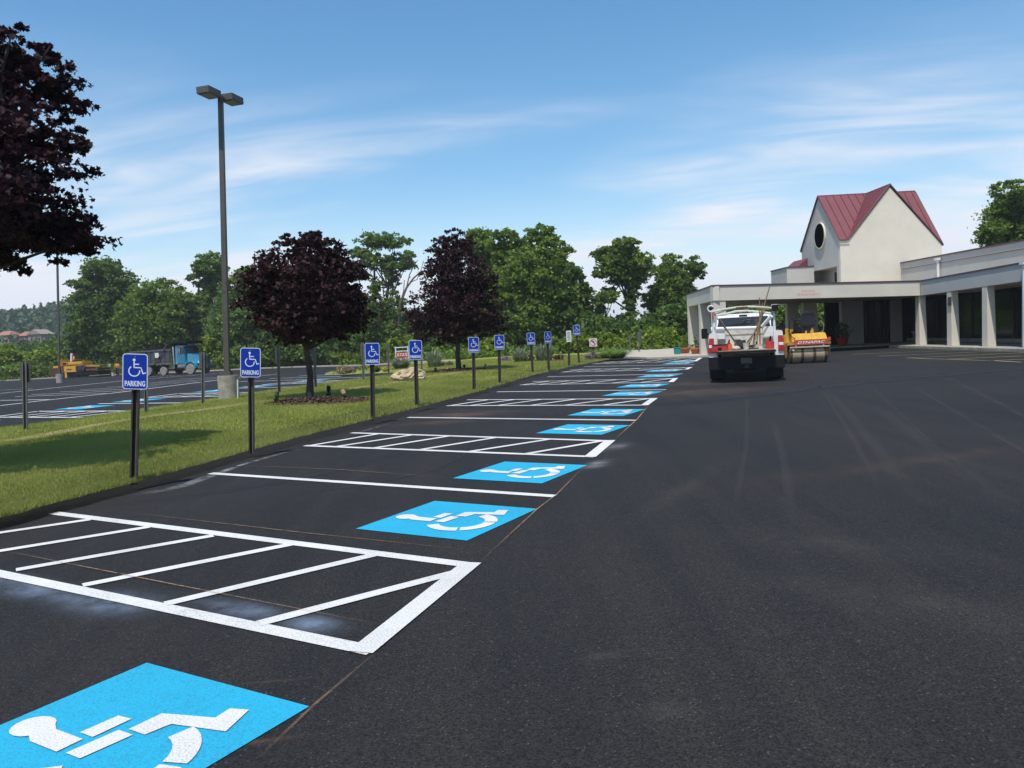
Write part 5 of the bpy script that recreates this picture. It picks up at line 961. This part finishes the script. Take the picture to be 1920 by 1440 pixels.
# ---- white pickup with open tailgate
T0 = at(1400, 700, 22.0); T0.z = 0; HD = R(15.5); tk = thing('pickup_truck', 'white pickup work truck seen from behind, tailgate down, bed full of tools', 'truck', T0, -HD)
Ti = (Matrix.Translation(T0) @ Matrix.Rotation(-HD, 4, 'Z')).inverted()
def tl(u, v, yl):
    """pixel to truck-local point on the local plane y = yl"""
    a = Ti @ Vector((0, 0, EYE)); d = Ti.to_3x3() @ ray(u, v); return a+d*((yl-a.y)/d.y)
PT = lambda nm, mb, m_, par=tk, **k: part(nm, mb, m_, par, **k)
BW = .98
PT('bed', MB().b(-.78, .78, .02, 2.1, .80, .88).b(-.78, .78, 2.04, 2.1, .88, 1.36), 'dirtywhite')
for s_ in (-1, 1):
    prof = [(.76, .62), (1.0, .60), (1.03, .95), (.99, 1.38), (.80, 1.40), (.77, 1.37)]
    PT('bed_side', MB().ext([(s_*x, .06, z) for x, z in prof], (0, 2.03, 0)), 'carwhite', bevel=.015)
    PT('rear_pillar', MB().ext([(s_*x, 0, z) for x, z in ((.79, .66), (1.0, .64), (1.02, .95), (.97, 1.40), (.80, 1.40))], (0, .058, 0)), 'carwhite')
    tlp = PT('tail_light', MB().ext([(s_*x, -.045, z) for x, z in ((.86, .84), (1.03, .84), (1.03, 1.0), (.985, 1.26), (.86, 1.26))], (0, .043, 0)), 'taillight', bevel=.008); PT('reversing_light', MB().b(min(s_*.875, s_*1.0), max(s_*.875, s_*1.0), -.052, -.046, .99, 1.07), 'clearlight', tlp)
    wheel(tk, s_*.84, 1.15, .40, .29, side=s_); wheel(tk, s_*.84, 4.75, .40, .27, side=s_)
    PT('mud_flap', MB().b(min(s_*.56, s_*1.02), max(s_*.56, s_*1.02), .62, .64, .07, .62), 'black')
    mr = PT('mirror', MB().box((s_*1.22, 3.95, 1.36), (.20, .12, .34)).b(min(s_*.98, s_*1.14), max(s_*.98, s_*1.14), 3.93, 3.97, 1.3, 1.36), 'black', bevel=.02)
    PT('side_window', MB().ext([(s_*.945, 2.35, 1.42), (s_*.945, 4.2, 1.42), (s_*.84, 3.6, 1.84), (s_*.83, 2.5, 1.84)], (s_*.004, 0, 0)), 'glass')
tg_ = PT('tailgate', MB().b(-.77, .77, -.60, -.01, .83, .885), 'black', bevel=.008); PT('tailgate_liner', MB().b(-.75, .75, -.58, -.03, .886, .896), 'wood2', tg_)
PT('rear_bumper', MB().b(-1.02, 1.02, -.20, -.02, .36, .72).b(-.5, .5, -.24, -.201, .36, .50), 'black', bevel=.015); PT('licence_plate', MB().b(-.15, .15, -.215, -.206, .52, .68), 'signback'); PT('hitch', MB().b(-.05, .05, -.36, -.1, .40, .48).cyl((0, -.33, .48), (0, -.33, .55), .03, 8), 'darkmetal')
PT('spare_wheel', MB().cyl((0, .5, .30), (0, .5, .52), .38, 20), 'tyre'); PT('chassis', MB().b(-.5, -.4, 0, 5.2, .45, .6).b(.4, .5, 0, 5.2, .45, .6).cyl((-.75, 1.15, .40), (.75, 1.15, .40), .07, 10).lathe([(.02, -.2), (.17, -.1), (.17, .1), (.02, .2)], (.1, 1.15, .40), 'x', 12), 'darkmetal')
PT('cab', MB().b(-.98, .98, 2.14, 4.4, .55, 1.40), 'carwhite', bevel=.05)
PT('cab_top', MB().prism([(-.95, 2.2, 1.39), (.95, 2.2, 1.39), (.95, 4.5, 1.39), (-.95, 4.5, 1.39)], [(-.80, 2.42, 1.90), (.80, 2.42, 1.90), (.80, 3.7, 1.90), (-.80, 3.7, 1.90)]).prism([(-.80, 2.42, 1.90), (.80, 2.42, 1.90), (.80, 3.7, 1.90), (-.80, 3.7, 1.90)], [(-.72, 2.5, 1.94), (.72, 2.5, 1.94), (.72, 3.6, 1.94), (-.72, 3.6, 1.94)]), 'carwhite', bevel=.02)
PT('rear_window', MB().ext([(-.80, 2.205, 1.45), (.80, 2.205, 1.45), (.72, 2.375, 1.83), (-.72, 2.375, 1.83)], (0, -.012, .003)), 'glass'); PT('windscreen', MB().ext([(-.85, 4.42, 1.42), (.85, 4.42, 1.42), (.74, 3.76, 1.85), (-.74, 3.76, 1.85)], (0, .012, .003)), 'glass')
PT('third_brake_light', MB().box((0, 2.395, 1.885), (.24, .03, .03)), 'black')
PT('hood', MB().prism([(-.95, 4.4, .6), (.95, 4.4, .6), (.93, 5.7, .6), (-.93, 5.7, .6)], [(-.93, 4.4, 1.36), (.93, 4.4, 1.36), (.88, 5.6, 1.22), (-.88, 5.6, 1.22)]), 'carwhite', bevel=.04); PT('front_bumper', MB().b(-1.0, 1.0, 5.7, 5.85, .45, .68), 'chrome', bevel=.02); PT('grille', MB().b(-.6, .6, 5.68, 5.72, .72, 1.1), 'black')
# ladder rack with light bar
rk = PT('ladder_rack', MB().tube([tl(1337.5, 626, .1), tl(1337.5, 588, .1)], .03, 6), 'signplain')
PT('rack_post', MB().tube([tl(1453, 640, .12), tl(1451.5, 598, .12), tl(1450, 580, .12)], [.045, .03, .03], 6), 'signplain', rk); PT('rack_post', MB().tube([tl(1341, 626, 1.9), tl(1343, 592, 1.9)], .028, 6), 'signplain', rk); PT('rack_post', MB().tube([tl(1448, 626, 1.9), tl(1447, 588, 1.9)], .028, 6), 'darkmetal', rk)
PT('cross_bar', MB().tube([tl(*q, .1) for q in ((1336, 585), (1358, 580), (1380, 576.5), (1405, 575), (1430, 576), (1450, 578))], .028, 6), 'dirtywhite', rk); PT('cross_bar', MB().tube([tl(*q, 1.9) for q in ((1340, 592), (1360, 589), (1380, 584), (1400, 583), (1425, 585), (1447, 588))], .034, 6), 'dirtywhite', rk)
PT('long_rail', MB().tube([tl(1337, 586, .1), tl(1341, 591, 1.9)], .025, 6), 'galv', rk); PT('long_rail', MB().tube([tl(1450, 580, .1), tl(1447, 587, 1.9)], .025, 6), 'darkmetal', rk)
PT('cross_bar', MB().tube([tl(*q, .5) for q in ((1337, 591), (1358, 583), (1380, 580))], .012, 5), 'darkmetal', rk)
PT('amber_light_bar', MB().box(tl(1391, 577, .06), (.32, .05, .06)), 'rust', rk); PT('red_marker', MB().box(tl(1336.5, 592, .05), (.05, .05, .18)), 'taillight', rk)
PT('work_light', MB().box(tl(1453, 577, .05), (.17, .14, .17)), 'black', rk, bevel=.01); PT('light_top', MB().box(tl(1452, 572, .05), (.16, .12, .05)), 'signplain', rk)
PT('hose_hook', MB().tube([tl(1332.5+5.5*math.cos(a), 579+5.5*math.sin(a), .1) for a in np.linspace(0, 5.6, 16)], .02, 6), 'signplain', rk); PT('beacon', MB().lathe([(.05, -.05), (.07, 0), (.03, .06)], tl(1334, 578, .15), 'z', 10), 'black', rk)
# white boxes across the bed
PT('bed_rail_tube', MB().cyl(tl(1333, 617, .9), tl(1421, 614.5, .9), .052, 12), 'carwhite')
for a, b_, y0 in (((1341, 619.5), (1359.5, 636), .9), ((1431, 612.5), (1453, 631), .8)):
    p0, p1 = tl(*a, y0), tl(*b_, y0); PT('side_toolbox', MB().b(min(p0.x, p1.x), max(p0.x, p1.x), y0, y0+1.1, min(p0.z, p1.z), max(p0.z, p1.z)), 'carwhite', bevel=.012)
p0, p1 = tl(1360.5, 619, 1.4), tl(1430, 644, 1.4); hb = PT('headboard_panel', MB().b(p0.x, p1.x, 1.4, 1.46, p1.z, p0.z), 'dirtywhite'); PT('panel_rib', MB().b(p0.x, p1.x, 1.385, 1.399, (p0.z+p1.z)/2+.07, (p0.z+p1.z)/2+.10), 'canvas', hb)
def wpt(u, v, yl): return Ti.inverted() @ tl(u, v, yl)
def cargo(nm, lab, cat, u, v, yl, grp=None): p = wpt(u, v, yl); return thing(nm, lab, cat, p, -HD, grp)
c = cargo('red_machine', 'low red box-shaped machine at the left of the truck bed', 'machine', 1350, 661, .1); part('housing', MB().box((0, 0, .11), (.42, .35, .20)), 'redplastic', c, bevel=.02); part('top_plate', MB().box((0, 0, .225), (.44, .36, .025)), 'darkmetal', c); part('grille', MB().box((.0, -.178, .10), (.10, .01, .09)), 'black', c)
def gascan(lab, u, v, yl, s_, m_='redplastic'):
    c = cargo('fuel_can', lab, 'fuel can', u, v, yl, None); part('can_body', MB().box((0, 0, .14*s_), (.20*s_, .30*s_, .28*s_), taper=.86), m_, c, bevel=.03*s_); part('handle', MB().tube([(0, -.12*s_, .28*s_), (0, -.09*s_, .35*s_), (0, .06*s_, .35*s_), (0, .1*s_, .28*s_)], .018*s_, 6), m_, c); part('spout', MB().tube([(0, -.1*s_, .28*s_), (.02, -.16*s_, .38*s_)], [.03*s_, .015*s_], 8), 'black', c)
gascan('orange-red fuel can beside the red machine in the truck bed', 1367, 660, .12, .92, 'orangeplastic'); gascan('red fuel can with handle at the right side of the truck bed', 1444, 658, .25, 1.12)
c = cargo('sand_bag', 'pale dusty bag lying next to the orange-red can in the truck bed', 'bag', 1380, 658, .05); bm = bmesh.new(); bmesh.ops.create_icosphere(bm, subdivisions=3, radius=1)
for v in bm.verts: k = 1+.15*mnoise.noise(v.co*2.2); v.co = Vector((v.co.x*.12*k, v.co.y*.13*k, v.co.z*.075*k+.07))
me = bpy.data.meshes.new('bag'); bm.to_mesh(me); bm.free(); me.materials.append(mat['canvas']); me.polygons.foreach_set('use_smooth', [True]*len(me.polygons)); _link(bpy.data.objects.new('sack', me), c)
c = cargo('hose_coil', 'tangled dark wire coil lying on the white tube in front of the rear window', 'cable', 1406, 606, 1.6); mb = MB()
for k in range(9):
    ph = random.uniform(0, 6.28); rx, rz = random.uniform(.16, .34), random.uniform(.06, .15); mb.tube([(rx*math.cos(a)+random.uniform(-.02, .02), .03*math.sin(3*a+ph), rz*math.sin(a)+.02*math.cos(2*a+ph)) for a in np.linspace(ph, ph+5.4, 18)], .009, 5)
part('wire', mb, 'darkmetal', c)
TOOLS = [('shovel', 'dark-handled shovel leaning to the left corner of the truck bed', (1344, 596), (1389, 654), 'wood2', 'shovel'), ('shovel', 'tan-handled shovel leaning left, just inside the dark-handled one', (1351, 600), (1384, 652), 'wood', 'shovel'), ('rake', 'longest tan wooden handle sticking up above the canopy edge', (1443, 537.5), (1411, 654), 'wood', 'lute'), ('broom', 'thin upright pole standing straight up in the truck bed', (1424, 558), (1425, 650), 'wood', 'broom'), ('rake', 'short tan handle in the bundle, leaning slightly right', (1430, 568), (1418, 648), 'wood', 'lute'), ('rake', 'thick tan handle of the bundle leaning right towards the work light', (1438, 574), (1402, 650), 'wood', 'lute'), ('shovel', 'brown handle crossing the bundle low, blade at lower left', (1430, 604), (1393, 653), 'wood2', 'shovel'), ('rake', 'dark handle crossing the bundle with its head at right', (1419, 600), (1411, 655), 'wood2', 'lute')]
for k, (nm, lab, a, b_, m_, kd) in enumerate(TOOLS):
    y0 = .35+.07*k; A = wpt(*a, y0-.15+.03*k); B = wpt(*b_, y0+.25); t = thing(nm, lab, nm, B, 0, 'hand tools standing in the truck bed'); d = (A-B); part('handle', MB().tube([(0, 0, 0), tuple(d*.5+Vector((0, 0, .01))), tuple(d)], [.020, .018, .016], 6), m_, t)
    sd_ = Vector((d.x, d.y, 0)).normalized() if d.xy.length > .1 else Vector((1, 0, 0))
    if kd == 'shovel': part('blade', MB().prism([(-.11, -.02, -.02), (.11, -.02, -.02), (.09, .03, .24), (-.09, .03, .24)], [(-.11, 0, -.02), (.11, 0, -.02), (.09, .045, .24), (-.09, .045, .24)]), 'darkmetal', t)
    elif kd == 'lute': part('rake_head', MB().box((0, 0, 0), (.34, .05, .06)), 'darkmetal', t); part('collar', MB().cyl((0, 0, 0), tuple(d.normalized()*.12), .03, 6), 'rust', t)
    else: part('brush', MB().box((0, 0, .03), (.30, .06, .09)), 'canvas', t)
A, B = wpt(1446, 593, .4), wpt(1429, 612, .6); t = thing('white_tube', 'thick white plastic tube leaning behind the tool handles', 'pipe', B); part('tube', MB().cyl((0, 0, 0), tuple(A-B), .052, 12), 'signplain', t); part('tube_end', MB().cyl(tuple((A-B)), tuple((A-B)*1.04), .056, 12), 'signplain', t)
t = cargo('bucket', 'dirty pale bucket at the foot of the tool bundle in the truck bed', 'bucket', 1399, 655, .4); part('pail', MB().lathe([(.07, 0), (.085, .19), (.078, .19), (.06, .02)], n=14), 'canvas', t, smooth=True); part('handle', MB().tube([(.085*math.cos(a), 0, .19+.08*math.sin(a)) for a in np.linspace(0, math.pi, 8)], .006, 5), 'darkmetal', t)
# ---- yellow tandem roller
p = g(1519, 681); RH = R(6); rl = thing('road_roller', 'small yellow tandem road roller with segmented dusty drum, seen from behind', 'roller', (p.x, p.y+.05, 0), -RH)
RP = lambda nm, mb, m_, par=rl, **k: part(nm, mb, m_, par, **k)
DR = .34
def drum(y):
    d = RP('drum', MB().lathe([(.03, -.70), (DR-.03, -.70), (DR, -.68), (DR, .68), (DR-.03, .70), (.03, .70)], (0, y, DR), 'x', 36), 'drum', smooth=True)
    for x in (-.66, -.24, .20, .62):
        RP('dark_band', MB().lathe([(DR+.001, x-.055), (DR+.004, x-.05), (DR+.004, x+.05), (DR+.001, x+.055)], (0, y, DR), 'x', 36), 'drumband', d, smooth=True)
    for s_ in (-1, 1): RP('drum_hub', MB().lathe([(.02, s_*.701), (.16, s_*.701), (.16, s_*.73), (.02, s_*.74)], (0, y, DR), 'x', 18), 'dirtyyellow', d)
drum(.34); drum(2.10)
for y in (.34, 2.10):
    for s_ in (-1, 1): RP('drum_fork', MB().ext([(s_*.76, y-.12, .24), (s_*.76, y+.12, .24), (s_*.76, y+.30, .78), (s_*.76, y-.26, .78)], (s_*.06, 0, 0)), 'dirtyyellow')
RP('scraper_bar', MB().b(-.72, .72, -.07, -.03, .60, .65), 'canvas'); RP('scraper_bar', MB().b(-.72, .72, .66, .70, .60, .64), 'darkmetal')
for x in (-.5, .52): RP('scraper_bracket', MB().b(x-.02, x+.02, -.04, .0, .62, .78), 'canvas')
RP('rear_body', MB().prism([(-.62, -.02, .82), (.70, -.02, .82), (.70, .95, .82), (-.62, .95, .82)], [(-.60, .12, 1.13), (.64, .12, 1.13), (.64, .95, 1.13), (-.60, .95, 1.13)]), 'yellow', bevel=.02)
RP('rear_beam', MB().b(-.80, .80, .0, .70, .70, .818), 'dirtyyellow', bevel=.01); RP('cross_member', MB().b(-.62, .70, .06, .6, .655, .70), 'rust')
dc = RP('red_name_board', MB().b(-.56, .70, -.045, -.025, .70, .90), 'orange_red'); tm = text_mb('DYNAPAC', 1.02, .105, shear=.35, bold=.02); tm.v = [(v[0]+.07, -.047, v[2]+.80) for v in tm.v]; RP('lettering', tm, 'signplain', dc)
RP('frame', MB().b(-.30, .30, .95, 1.6, .45, .95), 'dirtyyellow'); RP('front_body', MB().prism([(-.66, 1.6, .72), (.66, 1.6, .72), (.66, 2.75, .72), (-.66, 2.75, .72)], [(-.62, 1.6, 1.30), (.62, 1.6, 1.30), (.56, 2.6, 1.12), (-.56, 2.6, 1.12)]), 'yellow', bevel=.03)
RP('side_console', MB().b(-.84, -.62, .25, 1.5, .62, 1.34), 'yellow', bevel=.03); RP('step_box', MB().b(-.98, -.84, .5, 1.3, .70, .88), 'dirtyyellow'); RP('deck', MB().b(-.62, .62, .95, 1.6, .96, 1.02), 'darkmetal')
sb = RP('seat', MB().box((.05, .50, 1.42), (.50, .46, .12)).box((.05, .50, 1.25), (.30, .30, .26)), 'vinyl', bevel=.03); RP('seat_back', MB().box((.05, .28, 1.66), (.62, .12, .52), Matrix.Rotation(R(8), 3, 'X'), taper=.72), 'vinyl', sb, bevel=.04); RP('seat_bow', MB().tube([(-.14, .20, 1.80), (-.12, .18, 1.93), (.05, .17, 1.955), (.22, .18, 1.93), (.24, .20, 1.80)], .016, 6), 'vinyl', sb)
for s_ in (-.27, .37): RP('arm_rest', MB().box((s_, .52, 1.58), (.06, .34, .07)), 'vinyl', sb, bevel=.015)
RP('seat_strut', MB().tube([(-.02, .35, 1.13), (.02, .4, 1.3)], .04, 6).tube([(.2, .35, 1.13), (.14, .4, 1.3)], .04, 6), 'dirtyyellow', sb)
st_ = RP('steering_column', MB().box((-.10, 1.25, 1.35), (.34, .22, .62), taper=.7), 'black', bevel=.03); RP('steering_wheel', MB().tube([(-.12+.19*math.cos(a), 1.08+.10*math.sin(a), 1.66+.15*math.sin(a)) for a in np.linspace(0, 6.283, 22)], .014, 6), 'black', st_)
RP('grab_rail', MB().tube([(-.66, .20, 1.10), (-.64, .18, 1.62), (-.58, .18, 1.72), (-.34, .20, 1.74)], .014, 6), 'black'); RP('hose', MB().tube([(-.70, .22, 1.33), (-.69, .05, 1.2), (-.62, .0, 1.02), (-.5, .02, .96)], .014, 6), 'black'); RP('grab_rail', MB().tube([(.62, .4, 1.12), (.66, .35, 1.40), (.58, .33, 1.52), (.52, .33, 1.58)], .010, 6), 'canvas'); RP('water_tank_cap', MB().cyl((-.45, .5, 1.13), (-.45, .5, 1.22), .07, 10), 'black'); RP('tail_lamp', MB().b(.71, .78, -.03, .02, .84, .96), 'orangeplastic')
# ---- dump truck
p = g(325, 702.5); DT = thing('dump_truck', 'blue-cab dump truck with dark grey ribbed body standing at the back of the far lot', 'dump truck', p, R(-19)); DP = lambda nm, mb, m_, par=DT, **k: part(nm, mb, m_, par, **k)
for x, r_ in ((3.25, .54), (-.15, .45), (-2.2, .54), (-3.5, .54)):
    for s_ in (-1, 1): wheel(DT, x, s_*1.05, r_, .34, 'y', 'dustytyre', 'darkmetal', s_)
DP('chassis', MB().b(-4.2, 3.9, -.45, -.30, .75, 1.02).b(-4.2, 3.9, .30, .45, .75, 1.02).b(-3.6, 3.3, -.9, .9, .48, .6), 'black')
body = DP('dump_body', MB().ext([(-4.35, -1.22, 1.22), (1.05, -1.22, 1.22), (1.05, -1.22, 2.72), (-4.35, -1.22, 2.55)], (0, 2.44, 0)), 'truckgrey', bevel=.02)
for i in range(9): x = -4.15+i*.62; DP('body_rib', MB().b(x-.05, x+.05, -1.30, -1.221, 1.25, 2.50), 'truckgrey', body)
DP('top_rail', MB().b(-4.36, 1.06, -1.31, -1.20, 2.52, 2.64).b(-4.36, 1.06, 1.20, 1.31, 2.52, 2.64), 'galv', body); DP('bottom_rail', MB().b(-4.36, 1.06, -1.31, -1.21, 1.14, 1.26), 'galv', body); DP('side_board', MB().b(-4.3, -1.4, 1.0, 1.1, 2.66, 2.95), 'black', body)
DP('cab_shield', MB().b(1.06, 3.0, -1.2, 1.2, 3.20, 3.30).b(1.06, 1.14, -1.2, 1.2, 2.6, 3.2).b(2.95, 3.05, -1.2, 1.2, 3.10, 3.42), 'black', body); DP('placard', MB().b(-.95, -.45, -1.335, -1.322, 1.85, 2.35), 'signplain', body); DP('lift_arm', MB().tube([(-1.2, -1.36, 1.10), (.75, -1.36, 3.18)], .055, 6), 'galv', body)
cab_ = DP('cab', MB().prism([(1.35, -1.1, 1.05), (2.75, -1.1, 1.05), (2.75, 1.1, 1.05), (1.35, 1.1, 1.05)], [(1.35, -1.0, 2.98), (2.45, -1.0, 2.98), (2.45, 1.0, 2.98), (1.35, 1.0, 2.98)]), 'teal', bevel=.06)
DP('hood', MB().prism([(2.72, -.95, 1.0), (4.35, -.80, 1.0), (4.35, .80, 1.0), (2.72, .95, 1.0)], [(2.72, -.92, 2.16), (4.15, -.66, 1.88), (4.15, .66, 1.88), (2.72, .92, 2.16)]), 'teal', bevel=.08); DP('windscreen', MB().ext([(2.735, -.94, 2.1), (2.735, .94, 2.1), (2.50, .90, 2.85), (2.50, -.90, 2.85)], (.015, 0, .005)), 'glass', cab_)
DP('side_window', MB().ext([(1.75, -1.045, 2.1), (2.6, -1.045, 2.1), (2.42, -1.01, 2.78), (1.75, -1.01, 2.78)], (0, -.02, 0)), 'glass', cab_); DP('door', MB().b(1.68, 2.62, -1.125, -1.10, 1.15, 2.02), 'teal', cab_, bevel=.01); DP('mirror', MB().box((2.3, -1.38, 2.45), (.10, .20, .48)), 'chrome', cab_); DP('mirror', MB().box((2.3, 1.38, 2.45), (.10, .20, .48)), 'chrome', cab_)
for s_ in (-1, 1): DP('fender', MB().ext([(3.25+.72*math.cos(a), s_*.98-.22, .62+.72*math.sin(a)) for a in np.linspace(0, math.pi, 12)]+[(3.25+.62*math.cos(a), s_*.98-.22, .62+.62*math.sin(a)) for a in np.linspace(math.pi, 0, 12)], (0, .44, 0)), 'teal'); hl = DP('headlight', MB().box((4.18, s_*.86, 1.22), (.14, .26, .20)), 'clearlight', bevel=.02)
DP('grille', MB().b(4.352, 4.38, -.55, .55, 1.05, 1.80), 'darkmetal')
for k in range(6): DP('grille_bar', MB().b(4.381, 4.395, -.54, .54, 1.12+k*.11, 1.15+k*.11), 'chrome')
DP('front_bumper', MB().b(4.25, 4.50, -1.2, 1.2, .55, .90), 'galv', bevel=.02); DP('exhaust_stack', MB().cyl((1.18, -1.05, 1.1), (1.18, -1.05, 2.9), .11, 12), 'chrome'); DP('fuel_tank', MB().cyl((1.7, -.95, .78), (2.6, -.95, .78), .28, 14), 'galv'); DP('battery_box', MB().b(.6, 1.3, -1.15, -.7, .62, 1.05), 'galv'); DP('sun_visor', MB().b(2.45, 2.75, -1.0, 1.0, 2.87, 2.93), 'teal', cab_)
# ---- asphalt paver with operator
def pv(u, v): 
    q = at(u/8, 560+v/8, pp.y); return q-pp
pp = g(153, 708.2); PV = thing('asphalt_paver', 'yellow and orange asphalt paving machine with black screed behind the distant lamp post', 'paving machine', pp); VP = lambda nm, mb, m_, par=PV, **k: part(nm, mb, m_, par, **k)
def vb(u0, u1, v0, v1, y0, y1): a = pv(u0, v1); b_ = pv(u1, v0); return MB().b(a.x, b_.x, y0, y1, a.z, b_.z)
VP('side_panel', vb(1050, 1225, 1000, 1100, -1.25, -1.18), 'orange', bevel=.02); tm = text_mb('Leeboy' if False else 'PAVER', .8, .16, shear=.3) if False else None
a = pv(1135, 1055); mb = MB(); x = a.x-.42
for w in (.16, .05, .10, .07, .12, .08, .13): mb.b(x, x+w*.7, -1.265, -1.252, a.z-.07, a.z+.07); x += w*.9
VP('worn_print', mb, 'rust'); VP('tractor_body', vb(960, 1310, 1000, 1120, -1.15, 1.15), 'rust', bevel=.05)
VP('engine_hood', vb(1085, 1305, 935, 998, -1.1, 1.1), 'orange', bevel=.10); VP('control_box', vb(1003, 1083, 945, 998, -1.1, .2), 'orange', bevel=.02); VP('control_screen', vb(1015, 1070, 955, 985, -1.13, -1.101), 'black'); VP('upright_panel', vb(935, 975, 912, 1003, -.9, .5), 'yellow', bevel=.02)
VP('conveyor', vb(865, 985, 1003, 1040, -1.0, 1.0), 'orange', bevel=.03); VP('hopper', MB().prism([pv(820, 1150)+Vector((0, -1.2, 0)), pv(960, 1150)+Vector((0, -1.2, 0)), pv(960, 1150)+Vector((0, 1.2, 0)), pv(820, 1150)+Vector((0, 1.2, 0))], [pv(840, 1050)+Vector((0, -1.3, 0)), pv(985, 1045)+Vector((0, -1.3, 0)), pv(985, 1045)+Vector((0, 1.3, 0)), pv(840, 1050)+Vector((0, 1.3, 0))]), 'rust')
a, b_ = pv(975, 1185), pv(1270, 1110); trp = [(a.x+.15, a.z), (b_.x-.15, a.z), (b_.x, a.z+.3), (b_.x-.1, b_.z), (a.x+.1, b_.z), (a.x, a.z+.3)]
for y in (-1.2, .8): VP('crawler_track', MB().ext([(x, y, z) for x, z in trp], (0, .4, 0)), 'black', bevel=.04)
VP('screed', vb(1235, 1560, 1075, 1150, -1.5, 1.5), 'black', bevel=.04); VP('screed_plate', vb(1250, 1545, 1150, 1185, -1.6, 1.6), 'darkmetal'); VP('screed_walkway', vb(1380, 1560, 1035, 1072, -1.45, 1.45), 'rust'); VP('auger_housing', vb(1225, 1345, 1003, 1073, -1.3, 1.3), 'darkmetal'); VP('screed_cover', vb(1350, 1560, 990, 1030, -1.0, 1.0), 'dirtyyellow', bevel=.05); VP('tow_arm', MB().tube([pv(1330, 1080)+Vector((0, -1.35, 0)), pv(1365, 1000)+Vector((0, -1.35, 0))], .05, 6), 'galv'); VP('handrail', MB().tube([pv(1230, 992)+Vector((0, -1.1, 0)), pv(1565, 992)+Vector((0, -1.1, 0))], .03, 5), 'dirtyyellow')
VP('exhaust', MB().cyl(pv(1072, 940), pv(1076, 820), .13, 10), 'signplain'); VP('rear_step', vb(1060, 1085, 1100, 1180, -1.22, -1.18), 'orange'); VP('operator_seat', vb(1120, 1200, 925, 940, -.6, .2), 'black')
a = pp+pv(1148, 938); person((a.x, a.y-.5, a.z-.50), R(-60), 'paver operator in an orange shirt sitting on top of the paving machine', 'hivis', 'trousers', sit=True)
